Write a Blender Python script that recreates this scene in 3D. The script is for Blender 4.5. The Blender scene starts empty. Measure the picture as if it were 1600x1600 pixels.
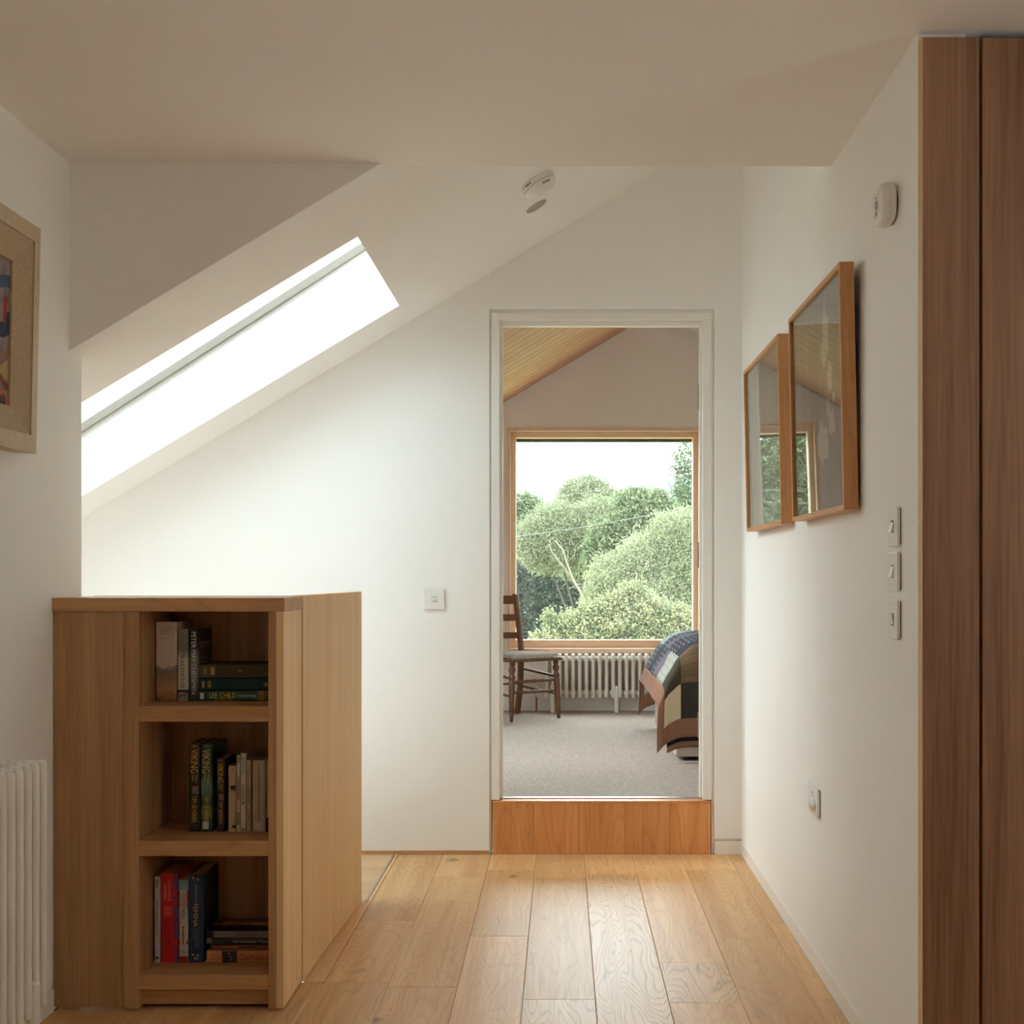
import bpy, bmesh, math, random
import numpy as np
from mathutils import Matrix, Vector

random.seed(7)
C = bpy.context.scene.collection
F = 2050.0            # focal length in pixels of the 1600 px frame
PX, PY, EYE = 878.0, 898.0, 1.17

# ------------------------------------------------------------------ camera
cam_d = bpy.data.cameras.new('camera'); cam = bpy.data.objects.new('camera', cam_d); C.objects.link(cam)
cam.location = (0, 0, EYE); cam.rotation_euler = (math.radians(90), 0, 0)
cam_d.sensor_width = 36; cam_d.lens = 36 * F / 1600
cam_d.shift_x = -(PX - 800) / 1600; cam_d.shift_y = (PY - 800) / 1600
cam_d.clip_start = 0.02; cam_d.clip_end = 2000
bpy.context.scene.camera = cam

# ------------------------------------------------------------------ sky, sun, exposure
SKY, SUN, EXPO = 8.0, 2.8, 0.62
w = bpy.data.worlds.new('sky'); bpy.context.scene.world = w; w.use_nodes = True
nt = w.node_tree; nt.nodes.clear()
wo = nt.nodes.new('ShaderNodeOutputWorld'); wb = nt.nodes.new('ShaderNodeBackground')
wt = nt.nodes.new('ShaderNodeTexCoord'); wn = nt.nodes.new('ShaderNodeTexNoise'); wr = nt.nodes.new('ShaderNodeValToRGB')
wn.inputs['Scale'].default_value = 2.2; wn.inputs['Detail'].default_value = 5
wr.color_ramp.elements[0].position = .3; wr.color_ramp.elements[0].color = (.77, .87, .91, 1)
wr.color_ramp.elements[1].position = .65; wr.color_ramp.elements[1].color = (.885, .975, 1.0, 1)
nt.links.new(wt.outputs['Generated'], wn.inputs['Vector']); nt.links.new(wn.outputs['Fac'], wr.inputs['Fac'])
nt.links.new(wr.outputs['Color'], wb.inputs['Color']); wb.inputs['Strength'].default_value = SKY
nt.links.new(wb.outputs['Background'], wo.inputs['Surface'])
sd = bpy.data.lights.new('sun', 'SUN'); sun = bpy.data.objects.new('sun', sd); C.objects.link(sun)
sd.energy = SUN; sd.angle = math.radians(38); sd.color = (1.0, .985, .95)
sun.rotation_euler = Vector((1, .04, -.66)).to_track_quat('-Z', 'Y').to_euler(); sun.location = (-25, 5, 18)
vs = bpy.context.scene.view_settings
vs.view_transform = 'Standard'; vs.look = 'None'; vs.exposure = EXPO; vs.gamma = 1; vs.use_curve_mapping = False

cy_ = bpy.context.scene.cycles          # white rooms need many diffuse bounces
cy_.max_bounces = 20; cy_.diffuse_bounces = 14; cy_.glossy_bounces = 6; cy_.transparent_max_bounces = 24

# ------------------------------------------------------------------ helpers
def lin(r, g, b):
    f = lambda c: ((c/255+.055)/1.055)**2.4 if c > 10 else c/255/12.92
    return (f(r), f(g), f(b), 1)

def at(x, y, d):
    "pixel and depth -> world point"
    return Vector(((x-PX)*d/F, d, EYE-(y-PY)*d/F))

def new_mat(name):
    m = bpy.data.materials.new(name); m.use_nodes = True
    n = m.node_tree.nodes; l = m.node_tree.links
    return m, n, l, n['Principled BSDF']

def plain(name, col, rough=.5, metal=0., noise=0., nscale=30., bump=0., bscale=300., spec=.5):
    m, n, l, b = new_mat(name)
    b.inputs['Base Color'].default_value = col; b.inputs['Roughness'].default_value = rough
    b.inputs['Metallic'].default_value = metal; b.inputs['Specular IOR Level'].default_value = spec
    tc = n.new('ShaderNodeTexCoord')
    if noise:
        t = n.new('ShaderNodeTexNoise'); t.inputs['Scale'].default_value = nscale; t.inputs['Detail'].default_value = 4
        r = n.new('ShaderNodeValToRGB')
        r.color_ramp.elements[0].position = .3; r.color_ramp.elements[1].position = .7
        r.color_ramp.elements[0].color = tuple(c*(1-noise) for c in col[:3])+(1,)
        r.color_ramp.elements[1].color = tuple(min(1, c*(1+noise)) for c in col[:3])+(1,)
        l.new(tc.outputs['Object'], t.inputs['Vector']); l.new(t.outputs['Fac'], r.inputs['Fac']); l.new(r.outputs['Color'], b.inputs['Base Color'])
    if bump:
        t2 = n.new('ShaderNodeTexNoise'); t2.inputs['Scale'].default_value = bscale; t2.inputs['Detail'].default_value = 3
        bp = n.new('ShaderNodeBump'); bp.inputs['Strength'].default_value = bump; bp.inputs['Distance'].default_value = .002
        l.new(tc.outputs['Object'], t2.inputs['Vector']); l.new(t2.outputs['Fac'], bp.inputs['Height']); l.new(bp.outputs['Normal'], b.inputs['Normal'])
    return m

def wood(name, dark, light, axis='z', rough=.45, figure=0., fscale=1.0, spread=.12, knots=False, bump=.15, fig_n=9., coat=0.):
    "oak: fine pores along the grain axis, contour figure and a tone of its own for each board"
    m, n, l, b = new_mat(name)
    tc = n.new('ShaderNodeTexCoord'); oi = n.new('ShaderNodeObjectInfo')
    off = n.new('ShaderNodeVectorMath'); off.operation = 'SCALE'; off.inputs['Scale'].default_value = 37.
    cmb = n.new('ShaderNodeCombineXYZ')
    for k in range(3): l.new(oi.outputs['Random'], cmb.inputs[k])
    l.new(cmb.outputs[0], off.inputs[0])
    add = n.new('ShaderNodeVectorMath'); add.operation = 'ADD'
    l.new(tc.outputs['Object'], add.inputs[0]); l.new(off.outputs[0], add.inputs[1])
    def mapped(across, along):
        mp = n.new('ShaderNodeMapping'); s = [across]*3; s['xyz'.index(axis)] = along
        mp.inputs['Scale'].default_value = s; l.new(add.outputs[0], mp.inputs['Vector']); return mp.outputs[0]
    def noise(vec, scale, detail, dist=0.):
        t = n.new('ShaderNodeTexNoise'); t.inputs['Scale'].default_value = scale; t.inputs['Detail'].default_value = detail
        t.inputs['Distortion'].default_value = dist; l.new(vec, t.inputs['Vector']); return t.outputs['Fac']
    def math_(op, a, bb=None):
        x = n.new('ShaderNodeMath'); x.operation = op
        for k, v in enumerate((a, bb)):
            if v is None: continue
            if isinstance(v, (int, float)): x.inputs[k].default_value = v
            else: l.new(v, x.inputs[k])
        return x.outputs[0]
    fine = noise(mapped(160, 4), 1, 3)
    broad = noise(mapped(18, .7), 1, 4, .4)
    v = math_('ADD', math_('MULTIPLY', fine, .35), math_('MULTIPLY', broad, .65))
    line = None
    if figure:
        fld = noise(mapped(5.0*fscale, .75*fscale), 1, 1.6, .2)
        s = math_('ABSOLUTE', math_('SINE', math_('MULTIPLY', fld, fig_n*math.pi*2)))
        line = math_('POWER', math_('SUBTRACT', 1.0, s), 3.0)
        brk = noise(mapped(90, 14), 1, 2)
        line = math_('MULTIPLY', line, math_('MULTIPLY', brk, 1.6))
    r = n.new('ShaderNodeValToRGB'); r.color_ramp.elements[0].position = .33; r.color_ramp.elements[1].position = .67
    r.color_ramp.elements[0].color = dark; r.color_ramp.elements[1].color = light
    l.new(v, r.inputs['Fac'])
    col = r.outputs['Color']
    if line is not None:
        mx = n.new('ShaderNodeMix'); mx.data_type = 'RGBA'
        mx.inputs['B'].default_value = tuple(c*.5 for c in dark[:3])+(1,)
        l.new(math_('MULTIPLY', line, figure), mx.inputs['Factor']); l.new(col, mx.inputs['A']); col = mx.outputs['Result']
    if knots:
        vo = n.new('ShaderNodeTexVoronoi'); vo.inputs['Scale'].default_value = 1
        wv = n.new('ShaderNodeVectorMath'); wv.operation = 'ADD'
        ns = n.new('ShaderNodeTexNoise'); ns.inputs['Scale'].default_value = 9; l.new(add.outputs[0], ns.inputs['Vector'])
        sc = n.new('ShaderNodeVectorMath'); sc.operation = 'SCALE'; sc.inputs['Scale'].default_value = .22
        l.new(ns.outputs['Color'], sc.inputs[0]); l.new(mapped(4.6, 2.6), wv.inputs[0]); l.new(sc.outputs[0], wv.inputs[1])
        l.new(wv.outputs[0], vo.inputs['Vector'])
        k = n.new('ShaderNodeValToRGB'); k.color_ramp.elements[0].position = .04; k.color_ramp.elements[0].color = (1, 1, 1, 1)
        k.color_ramp.elements[1].position = .13; k.color_ramp.elements[1].color = (0, 0, 0, 1)
        l.new(vo.outputs['Distance'], k.inputs['Fac'])
        mx = n.new('ShaderNodeMix'); mx.data_type = 'RGBA'; mx.inputs['B'].default_value = tuple(c*.22 for c in dark[:3])+(1,)
        l.new(math_('MULTIPLY', k.outputs['Color'], .75), mx.inputs['Factor']); l.new(col, mx.inputs['A']); col = mx.outputs['Result']
    hsv = n.new('ShaderNodeHueSaturation')
    l.new(math_('ADD', math_('MULTIPLY', math_('SUBTRACT', oi.outputs['Random'], .5), spread*2), 1.0), hsv.inputs['Value'])
    l.new(col, hsv.inputs['Color']); l.new(hsv.outputs['Color'], b.inputs['Base Color'])
    b.inputs['Roughness'].default_value = rough
    if coat: b.inputs['Coat Weight'].default_value = coat; b.inputs['Coat Roughness'].default_value = .25
    bp = n.new('ShaderNodeBump'); bp.inputs['Strength'].default_value = bump; bp.inputs['Distance'].default_value = .002
    h = fine if line is None else math_('SUBTRACT', math_('MULTIPLY', fine, .4), math_('MULTIPLY', line, .9))
    l.new(h, bp.inputs['Height']); l.new(bp.outputs['Normal'], b.inputs['Normal'])
    return m

def glass(name, tint=(1, 1, 1, 1), ior=1.5):
    m = bpy.data.materials.new(name); m.use_nodes = True
    n = m.node_tree.nodes; l = m.node_tree.links; n.clear()
    o = n.new('ShaderNodeOutputMaterial'); mx = n.new('ShaderNodeMixShader'); t = n.new('ShaderNodeBsdfTransparent'); g = n.new('ShaderNodeBsdfGlossy')
    lw = n.new('ShaderNodeLayerWeight'); lw.inputs['Blend'].default_value = .5
    pw = n.new('ShaderNodeMath'); pw.operation = 'POWER'; pw.inputs[1].default_value = 5.0; l.new(lw.outputs['Facing'], pw.inputs[0])
    fr = n.new('ShaderNodeMath'); fr.operation = 'MULTIPLY_ADD'; f0 = ((ior-1)/(ior+1))**2
    fr.inputs[1].default_value = 1-f0; fr.inputs[2].default_value = f0; l.new(pw.outputs[0], fr.inputs[0])
    t.inputs['Color'].default_value = tint; g.inputs['Roughness'].default_value = .0
    l.new(fr.outputs[0], mx.inputs[0]); l.new(t.outputs[0], mx.inputs[1]); l.new(g.outputs[0], mx.inputs[2]); l.new(mx.outputs[0], o.inputs['Surface'])
    return m

def veiled(name, amount):
    "clear glass with a pale translucent veil mixed in as painted haze"
    m = glass(name, (.98, 1, .99, 1)); n = m.node_tree.nodes; l = m.node_tree.links
    out = [x for x in n if x.type == 'OUTPUT_MATERIAL'][0]; src = out.inputs['Surface'].links[0].from_socket
    tr = n.new('ShaderNodeBsdfTranslucent'); tr.inputs['Color'].default_value = (.9, .92, .9, 1)
    mx = n.new('ShaderNodeMixShader'); mx.inputs[0].default_value = amount
    l.new(src, mx.inputs[1]); l.new(tr.outputs[0], mx.inputs[2]); l.new(mx.outputs[0], out.inputs['Surface'])
    return m

def leafy(name, c1, c2, trans=.35, nscale=1.2):
    m, n, l, b = new_mat(name)
    tc = n.new('ShaderNodeTexCoord'); t = n.new('ShaderNodeTexNoise'); t.inputs['Scale'].default_value = nscale; t.inputs['Detail'].default_value = 8; t.inputs['Roughness'].default_value = .75
    r = n.new('ShaderNodeValToRGB'); r.color_ramp.elements[0].position = .36; r.color_ramp.elements[1].position = .64
    r.color_ramp.elements[0].color = c1; r.color_ramp.elements[1].color = c2
    l.new(tc.outputs['Object'], t.inputs['Vector']); l.new(t.outputs['Fac'], r.inputs['Fac']); l.new(r.outputs['Color'], b.inputs['Base Color'])
    b.inputs['Roughness'].default_value = .6; b.inputs['Specular IOR Level'].default_value = .3
    tr = n.new('ShaderNodeBsdfTranslucent'); l.new(r.outputs['Color'], tr.inputs['Color'])
    mx = n.new('ShaderNodeMixShader'); mx.inputs[0].default_value = trans
    out = n['Material Output']; l.new(b.outputs[0], mx.inputs[1]); l.new(tr.outputs[0], mx.inputs[2]); l.new(mx.outputs[0], out.inputs['Surface'])
    return m

def tag(o, label=None, cat=None, group=None, kind=None):
    if label: o['label'] = label
    if cat: o['category'] = cat
    if group: o['group'] = group
    if kind: o['kind'] = kind
    return o

ROOT = {}
def thing(name, label, cat, loc, group=None, rz=0.):
    o = bpy.data.objects.new(name, None); C.objects.link(o); o.empty_display_size = .05
    o.location = loc; o.rotation_euler = (0, 0, rz)
    ROOT[o.name] = Matrix.Translation(Vector(loc)) @ Matrix.Rotation(rz, 4, 'Z')
    return tag(o, label, cat, group)

def link(name, me, mat, parent=None, local=False, smooth=False):
    o = bpy.data.objects.new(name, me); C.objects.link(o)
    if mat: me.materials.append(mat) if not me.materials else None
    if parent:
        o.parent = parent
        if not local and parent.name in ROOT: o.matrix_parent_inverse = ROOT[parent.name].inverted()
    if smooth:
        me.polygons.foreach_set('use_smooth', [True]*len(me.polygons))
    return o

def obj(name, bm, mat, parent=None, local=False, smooth=False, bevel=0., seg=2):
    if bevel:
        bmesh.ops.bevel(bm, geom=bm.edges[:], offset=bevel, segments=seg, affect='EDGES', profile=.6)
    bmesh.ops.recalc_face_normals(bm, faces=bm.faces[:])
    me = bpy.data.meshes.new(name); bm.to_mesh(me); bm.free()
    return link(name, me, mat, parent, local, smooth)

def pyobj(name, V, Fc, mat, parent=None, local=False, smooth=False):
    me = bpy.data.meshes.new(name); me.from_pydata([tuple(v) for v in V], [], Fc); me.update()
    return link(name, me, mat, parent, local, smooth)

def bx(bm, x0, x1, y0, y1, z0, z1):
    v = [bm.verts.new((x, y, z)) for x in (x0, x1) for y in (y0, y1) for z in (z0, z1)]
    for f in ((0, 1, 3, 2), (4, 6, 7, 5), (0, 4, 5, 1), (2, 3, 7, 6), (0, 2, 6, 4), (1, 5, 7, 3)):
        bm.faces.new([v[i] for i in f])
    return bm

def box(*a): return bx(bmesh.new(), *a)

def prism(poly, y0, y1, bm=None):
    "polygon in x,z pulled along y"
    bm = bm or bmesh.new()
    a = [bm.verts.new((x, y0, z)) for x, z in poly]; b = [bm.verts.new((x, y1, z)) for x, z in poly]
    n = len(poly); bm.faces.new(a); bm.faces.new(b[::-1])
    for i in range(n): bm.faces.new((a[i], b[i], b[(i+1) % n], a[(i+1) % n]))
    return bm

def prism_z(poly, z0, z1, bm=None):
    bm = bm or bmesh.new()
    a = [bm.verts.new((x, y, z0)) for x, y in poly]; b = [bm.verts.new((x, y, z1)) for x, y in poly]
    n = len(poly); bm.faces.new(a); bm.faces.new(b[::-1])
    for i in range(n): bm.faces.new((a[i], b[i], b[(i+1) % n], a[(i+1) % n]))
    return bm

def tube(bm, pts, radii, seg=12, cap=True):
    pts = [Vector(p) for p in pts]
    if not hasattr(radii, '__len__'): radii = [radii]*len(pts)
    rings = []
    for i, p in enumerate(pts):
        d = (pts[min(i+1, len(pts)-1)]-pts[max(i-1, 0)]).normalized()
        u = d.orthogonal().normalized() if i == 0 else (u - d*u.dot(d)).normalized()
        v = d.cross(u)
        rings.append([bm.verts.new(p+(u*math.cos(2*math.pi*k/seg)+v*math.sin(2*math.pi*k/seg))*radii[i]) for k in range(seg)])
    for a, b in zip(rings, rings[1:]):
        for k in range(seg): bm.faces.new((a[k], a[(k+1) % seg], b[(k+1) % seg], b[k]))
    if cap: bm.faces.new(rings[0][::-1]); bm.faces.new(rings[-1])
    return bm

def lathe(bm, prof, base, axis=Vector((0, 0, 1)), seg=24):
    "profile of (height along axis, radius)"
    pts = [Vector(base)+axis*h for h, r in prof]
    axis = axis.normalized(); u = axis.orthogonal().normalized(); v = axis.cross(u); rings = []
    for p, (h, r) in zip(pts, prof):
        rings.append([bm.verts.new(p+(u*math.cos(2*math.pi*k/seg)+v*math.sin(2*math.pi*k/seg))*max(r, 1e-4)) for k in range(seg)])
    for a, b in zip(rings, rings[1:]):
        for k in range(seg): bm.faces.new((a[k], a[(k+1) % seg], b[(k+1) % seg], b[k]))
    bm.faces.new(rings[0][::-1]); bm.faces.new(rings[-1])
    return bm

def struct(name, bm, mat, label=None, **k):
    o = obj(name, bm, mat, **k); o['kind'] = 'structure'
    if label: o['label'] = label
    return o

# ------------------------------------------------------------------ materials
M = {}
M['wall'] = plain('white_wall_paint', (.875, .868, .845, 1), .75, noise=.012, nscale=3, bump=.04, bscale=400, spec=.25)
M['ceil'] = plain('white_ceiling_paint', (.875, .862, .83, 1), .8, noise=.012, nscale=2, spec=.2)
M['trimwhite'] = plain('satin_white_trim', (.84, .82, .78, 1), .4, noise=.01, nscale=8)
M['bedwall'] = plain('pale_bedroom_paint', (.82, .775, .735, 1), .8, noise=.012, nscale=3, spec=.2)
M['rad'] = plain('white_radiator_enamel', (.80, .77, .71, 1), .28, noise=.01, nscale=6)
M['plastic'] = plain('white_plastic', (.80, .79, .76, 1), .3, noise=.01, nscale=20)
M['darkplastic'] = plain('dark_plastic', (.02, .02, .02, 1), .4, noise=.1)
M['lcd'] = plain('grey_display', (.14, .13, .11, 1), .2, noise=.05)
M['metal'] = plain('brushed_metal_strip', (.62, .62, .63, 1), .3, 1., noise=.05)
M['hinge'] = plain('dull_brass_hinge', (.30, .22, .15, 1), .4, .8, noise=.08)
M['floor'] = wood('oak_floor', lin(206, 153, 99), lin(232, 190, 137), 'y', .42, .34, 1.2, .12, True, .10, 15.)
M['floorfig'] = wood('oak_floor_strong_figure', lin(208, 160, 110), lin(230, 192, 142), 'y', .40, .80, 1.5, .04, False, .16, 15.)
M['floorpale'] = wood('pale_oak_floor', lin(196, 160, 118), lin(218, 186, 146), 'x', .45, .2, 1.0, .06, False, .3)
M['riser'] = wood('oak_step_riser', lin(200, 130, 74), lin(226, 163, 104), 'z', .4, .35, 1.0, .10, True, .2)
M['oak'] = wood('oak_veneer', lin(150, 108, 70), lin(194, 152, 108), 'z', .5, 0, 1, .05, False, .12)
M['oaklit'] = wood('oak_veneer_lit_side', lin(220, 180, 128), lin(236, 200, 150), 'z', .5, 0, 1, .03, False, .1)  # bookcase oak made paler: light on the side is put into the colour
M['oakx'] = wood('oak_lipping', lin(176, 128, 84), lin(204, 156, 108), 'x', .48, .35, 1.4, .05, False, .15, 8.)
M['oakframe'] = wood('oak_picture_frame', lin(186, 130, 80), lin(216, 162, 108), 'z', .45, .3, 1.5, .05, False, .12)
M['oakframey'] = wood('oak_picture_frame_rail', lin(190, 134, 84), lin(220, 166, 112), 'y', .45, .3, 1.5, .05, False, .12)
M['wardrobe'] = wood('shaded_wardrobe_oak', lin(118, 80, 56), lin(170, 128, 98), 'z', .5, 0, 1, .04, False, .1)  # same oak as the bookcase, darkened to stand for shade
M['winwood'] = wood('larch_window_wood', lin(222, 190, 160), lin(236, 207, 180), 'z', .5, .2, 1.2, .04)
M['winwoodx'] = wood('larch_window_wood_rail', lin(222, 190, 160), lin(236, 207, 180), 'x', .5, .2, 1.2, .04)
M['board'] = wood('timber_ceiling_board', lin(188, 138, 112), lin(206, 158, 130), 'x', .6, .12, 1, .06)
M['chair'] = wood('dark_turned_wood', lin(86, 54, 36), lin(128, 86, 57), 'z', .4, .2, 2, .05, False, .1)
M['chairx'] = wood('dark_chair_rail', lin(86, 54, 36), lin(126, 84, 57), 'x', .4, .2, 2, .05, False, .1)
M['carpet'] = plain('beige_carpet', lin(166, 155, 147), .95, noise=.30, nscale=110, bump=1., bscale=200, spec=.1)
M['glass'] = glass('clear_window_glass', (.98, 1, .99, 1))
M['veilglass'] = veiled('veiled_window_glass', .0045)  # haze over the view outside is mixed into the pane
M['roofglass'] = glass('dimmed_roof_glass', (.61, .64, .645, 1))  # tint added to cut the daylight falling on the door wall
M['picglass'] = glass('picture_glass', (.97, .98, .97, 1), 1.52)
M['dark'] = plain('dark_void', (.012, .011, .011, 1), .9, noise=.1)
M['paper'] = plain('book_pages', lin(176, 158, 130), .9, noise=.08, nscale=400)
M['copper'] = plain('copper_pipe', lin(150, 92, 60), .35, .9, noise=.05)

# ================================================================== SETTING
SL = .601; SC = 2.613
def sz(x): return SC + SL*x          # underside of the sloping roof
YW, YB0, YB1 = 5.49, 5.60, 9.14      # door wall face, back of door wall, bedroom window wall
XR, XL = .7525, -1.366
CZ, YC = 2.312, 3.67
LOW = -2.7
BF = .2245                           # bedroom floor level

# --- landing floor
floor = struct('floor', box(XL-.15, 2.6, -2.1, YC+.05, -.22, -.016), M['dark'], 'dark subfloor under the oak boards of the landing')
bm = box(-.69, .9, YC+.05, 5.62, -.22, -.016)
f2 = obj('subfloor', bm, M['dark'], floor)
def plank(x0, x1, y0, y1, mat, zt=0., name='floorboard', parent=floor):
    g, c = .0004, .0014
    x0 += g; x1 -= g; y0 += g; y1 -= g
    V = [(x, y, zt-.015) for x, y in ((x0, y0), (x1, y0), (x1, y1), (x0, y1))]
    V += [(x, y, zt-.0012) for x, y in ((x0, y0), (x1, y0), (x1, y1), (x0, y1))]
    V += [(x, y, zt) for x, y in ((x0+c, y0+c), (x1-c, y0+c), (x1-c, y1-c), (x0+c, y1-c))]
    Fc = [(3, 2, 1, 0), (8, 9, 10, 11)]
    for a in (0, 4):
        for i in range(4): Fc.append((a+i, a+(i+1) % 4, a+4+(i+1) % 4, a+4+i))
    return pyobj(name, V, Fc, mat, parent)
cols = [(-1.362, -1.3, -2, 3.72, [1.2]), (-1.3, -1.1, -2, 3.72, [2.9, 1.0]), (-1.1, -.9, -2, 3.72, [2.4, .4]), (-.9, -.7, -2, 3.765, [3.1, 1.6, .2]),
        (-.683, -.497, 3.765, YW, [4.44]), (-.7, -.497, -2, 3.765, [2.6, .8]),
        (-.497, -.297, -2, YW, [5.08, 4.72, 3.724, 2.2, .6]), (-.297, -.108, -2, YW, [5.2, 4.249, 2.6, 1.1]),
        (-.108, .092, -2, YW, [5.06, 3.614, 2.1, .3]), (.092, .293, -2, YW, [5.12, 2.9, 1.2]),
        (.293, .493, -2, YW, [5.3, 3.96, 3.587, 2.0, .5]), (.493, .693, -2, YW, [5.2, 4.23, 3.2, 1.4]), (.693, .7495, -2, YW, [4.4, 3.6, 1.8])]
x = .7495
while x < 2.5:
    cols.append((x, min(x+.2, 2.5), -2, 2.74, [random.uniform(.2, 1.2), random.uniform(1.6, 2.4)])); x += .2
for x0, x1, y0, y1, js in cols:
    ys = sorted([y0, y1]+[j for j in js if y0 < j < y1])
    for a, b in zip(ys, ys[1:]):
        strong = abs(a-3.587) < .01 or (x0 > .09 and x0 < .1 and a > 2.8 and b < 5.2) or (abs(x0+.108) < .01 and b < 3.7 and a > 2)
        plank(x0, x1, a, b, M['floorfig' if strong else 'floor'])
# border board along the balustrade, then a metal strip and pale boards at the stair head
for a, b in ((3.77, 4.18), (4.18, 4.693), (4.693, YW)): plank(-.745 if b < 4.7 else -.698, -.684, a, b, M['floor'])
strip = obj('metal_edge_strip', box(-.704, -.699, 4.70, YW, -.012, .0012), M['metal'], floor)
st = obj('stair_head_subfloor', box(-1.0, -.69, 4.69, YW, -.22, -.016), M['dark'], floor)
for a, b in ((4.69, 4.86), (4.86, 5.06), (5.06, 5.27), (5.27, YW)): plank(-1.0, -.705, a, b, M['floorpale'], name='pale_floorboard')

# --- stairs down behind the balustrade
stair = struct('floor_stairs', box(-1.0, -.75, 3.78, 4.69, LOW, -2.5), M['floorpale'], 'oak flight of stairs going down behind the balustrade')
for k in range(7):
    obj('tread', box(-1.0-.22*(k+1), -1.0-.22*k, 4.69, YW, -.19*(k+1)-.03, -.19*(k+1)), M['floorpale'], stair)
    obj('riser', box(-1.0-.22*k-.012, -1.0-.22*k, 4.69, YW, -.19*(k+1), -.19*k-.02), M['trimwhite'], stair)
struct('floor_lower', box(-2.7, -.69, YC, YW+.1, LOW-.1, LOW), M['floorpale'], 'floor of the storey below at the foot of the stairs')
struct('wall_stairwell', box(-.72, -.69, YC, YW, LOW, -.22), M['wall'], 'wall below the landing edge inside the stairwell')

# --- walls
WL = (.80, 1.26, 1.30, 1.86)  # opening for an unseen window, added to throw fill light inside
bm = box(XL-.12, XL, -2.1, WL[0], 0, CZ); bx(bm, XL-.12, XL, WL[1], YC, 0, CZ)
bx(bm, XL-.12, XL, WL[0], WL[1], 0, WL[2]); bx(bm, XL-.12, XL, WL[0], WL[1], WL[3], CZ)
struct('wall_left', bm, M['wall'], 'white left wall with the painting')
wn5 = struct('fill_window_5', box(XL-.12, XL-.04, WL[0], WL[0]+.05, WL[2], WL[3]), M['winwood'], 'unseen timber window added in the left wall for fill light')
for a in ((WL[1]-.05, WL[1], WL[2], WL[3]), (WL[0]+.05, WL[1]-.05, WL[2], WL[2]+.05), (WL[0]+.05, WL[1]-.05, WL[3]-.05, WL[3])):
    obj('window_frame', box(XL-.12, XL-.04, a[0], a[1], a[2], a[3]), M['winwood'], wn5)
obj('pane', box(XL-.085, XL-.08, WL[0]+.05, WL[1]-.05, WL[2]+.05, WL[3]-.05), M['glass'], wn5)
bm = prism([(XL-.12, LOW), (XL, LOW), (XL, sz(XL)), (XL-.12, sz(XL-.12))], YC, 3.73); prism([(-2.7, LOW), (XL-.12, LOW), (XL-.12, sz(XL-.12)), (-2.7, sz(-2.7))], YC, 3.73, bm)
struct('wall_left_end', bm, M['wall'], 'end of the left wall beside the stairwell')
bm = prism([(XL, sz(XL)), ((CZ-SC)/SL, CZ), (XL, CZ)], 3.64, YC+.05)
prism([(XL-.12, sz(XL-.12)+.001), (XL, sz(XL)+.001), (XL, CZ+.1), (XL-.12, CZ+.1)], YC, YC+.05, bm); prism([(-2.7, sz(-2.7)+.001), (XL-.12, sz(XL-.12)+.001), (XL-.12, CZ), (-2.7, CZ)], YC, YC+.05, bm)
struct('wall_downstand', bm, M['wall'], 'triangle of shaded wall between flat ceiling and sloping roof')
struct('wall_upstand', prism([(-.52, CZ+.005), (.7, CZ+.005), (.7, 3.1), (-.52, sz(-.52)+.1)], YC-.12, YC-.001), M['wall'], 'upstand above the flat ceiling edge')
struct('wall_eaves', box(-2.72, -2.6, YC, YW+.1, LOW, sz(-2.6)+.02), M['wall'], 'low eaves wall of the stairwell')
struct('wall_right', box(XR, XR+.1, 2.772, YW+.11, 0, 3.08), M['wall'], 'white right wall hung with two framed pictures')
# door wall
gl, gr, gt = -.304, .6373, 2.281
bm = prism([(-2.6, LOW), (-.69, LOW), (-.69, .016), (gl, .016), (gl, sz(gl)), (-2.6, sz(-2.6))], YW, YB0)
prism([(gl, gt), (gr, gt), (gr, sz(gr)), (gl, sz(gl))], YW, YB0, bm)
prism([(gr, .066), (XR, .066), (XR, sz(XR)), (gr, sz(gr))], YW, YB0, bm)
bx(bm, gr, XR, YW+.016, YB0, 0, .066)
bx(bm, gl, -.2946, YW+.014, YB0, 0, gt); bx(bm, .6267, gr, YW+.014, YB0, 0, gt); bx(bm, -.2946, .6267, YW+.014, YB0, 2.269, gt)
bx(bm, -.69, gl, YW+.008, YB0, -.2, .016)
wd = struct('wall_door', bm, M['wall'], 'white gable wall with the bedroom doorway')
struct('trim_1', box(-1.0, gl-.001, YW-.002, YW+.008, .001, .0155), M['oakx'], 'thin timber strip along the foot of the door wall')
struct('baseboard_door', box(gr+.002, XR-.004, YW-.001, YW+.016, 0, .055), M['trimwhite'], 'short flush white skirting right of the doorway')
struct('baseboard_right', box(XR-.004, XR, 2.775, YW-.001, 0, .055), M['trimwhite'], 'low white skirting along the right wall', bevel=.001, seg=1)
struct('baseboard_left', box(XL, XL+.006, -2, 3.515, 0, .06), M['trimwhite'], 'low white skirting along the left wall', bevel=.001, seg=1)
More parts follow.
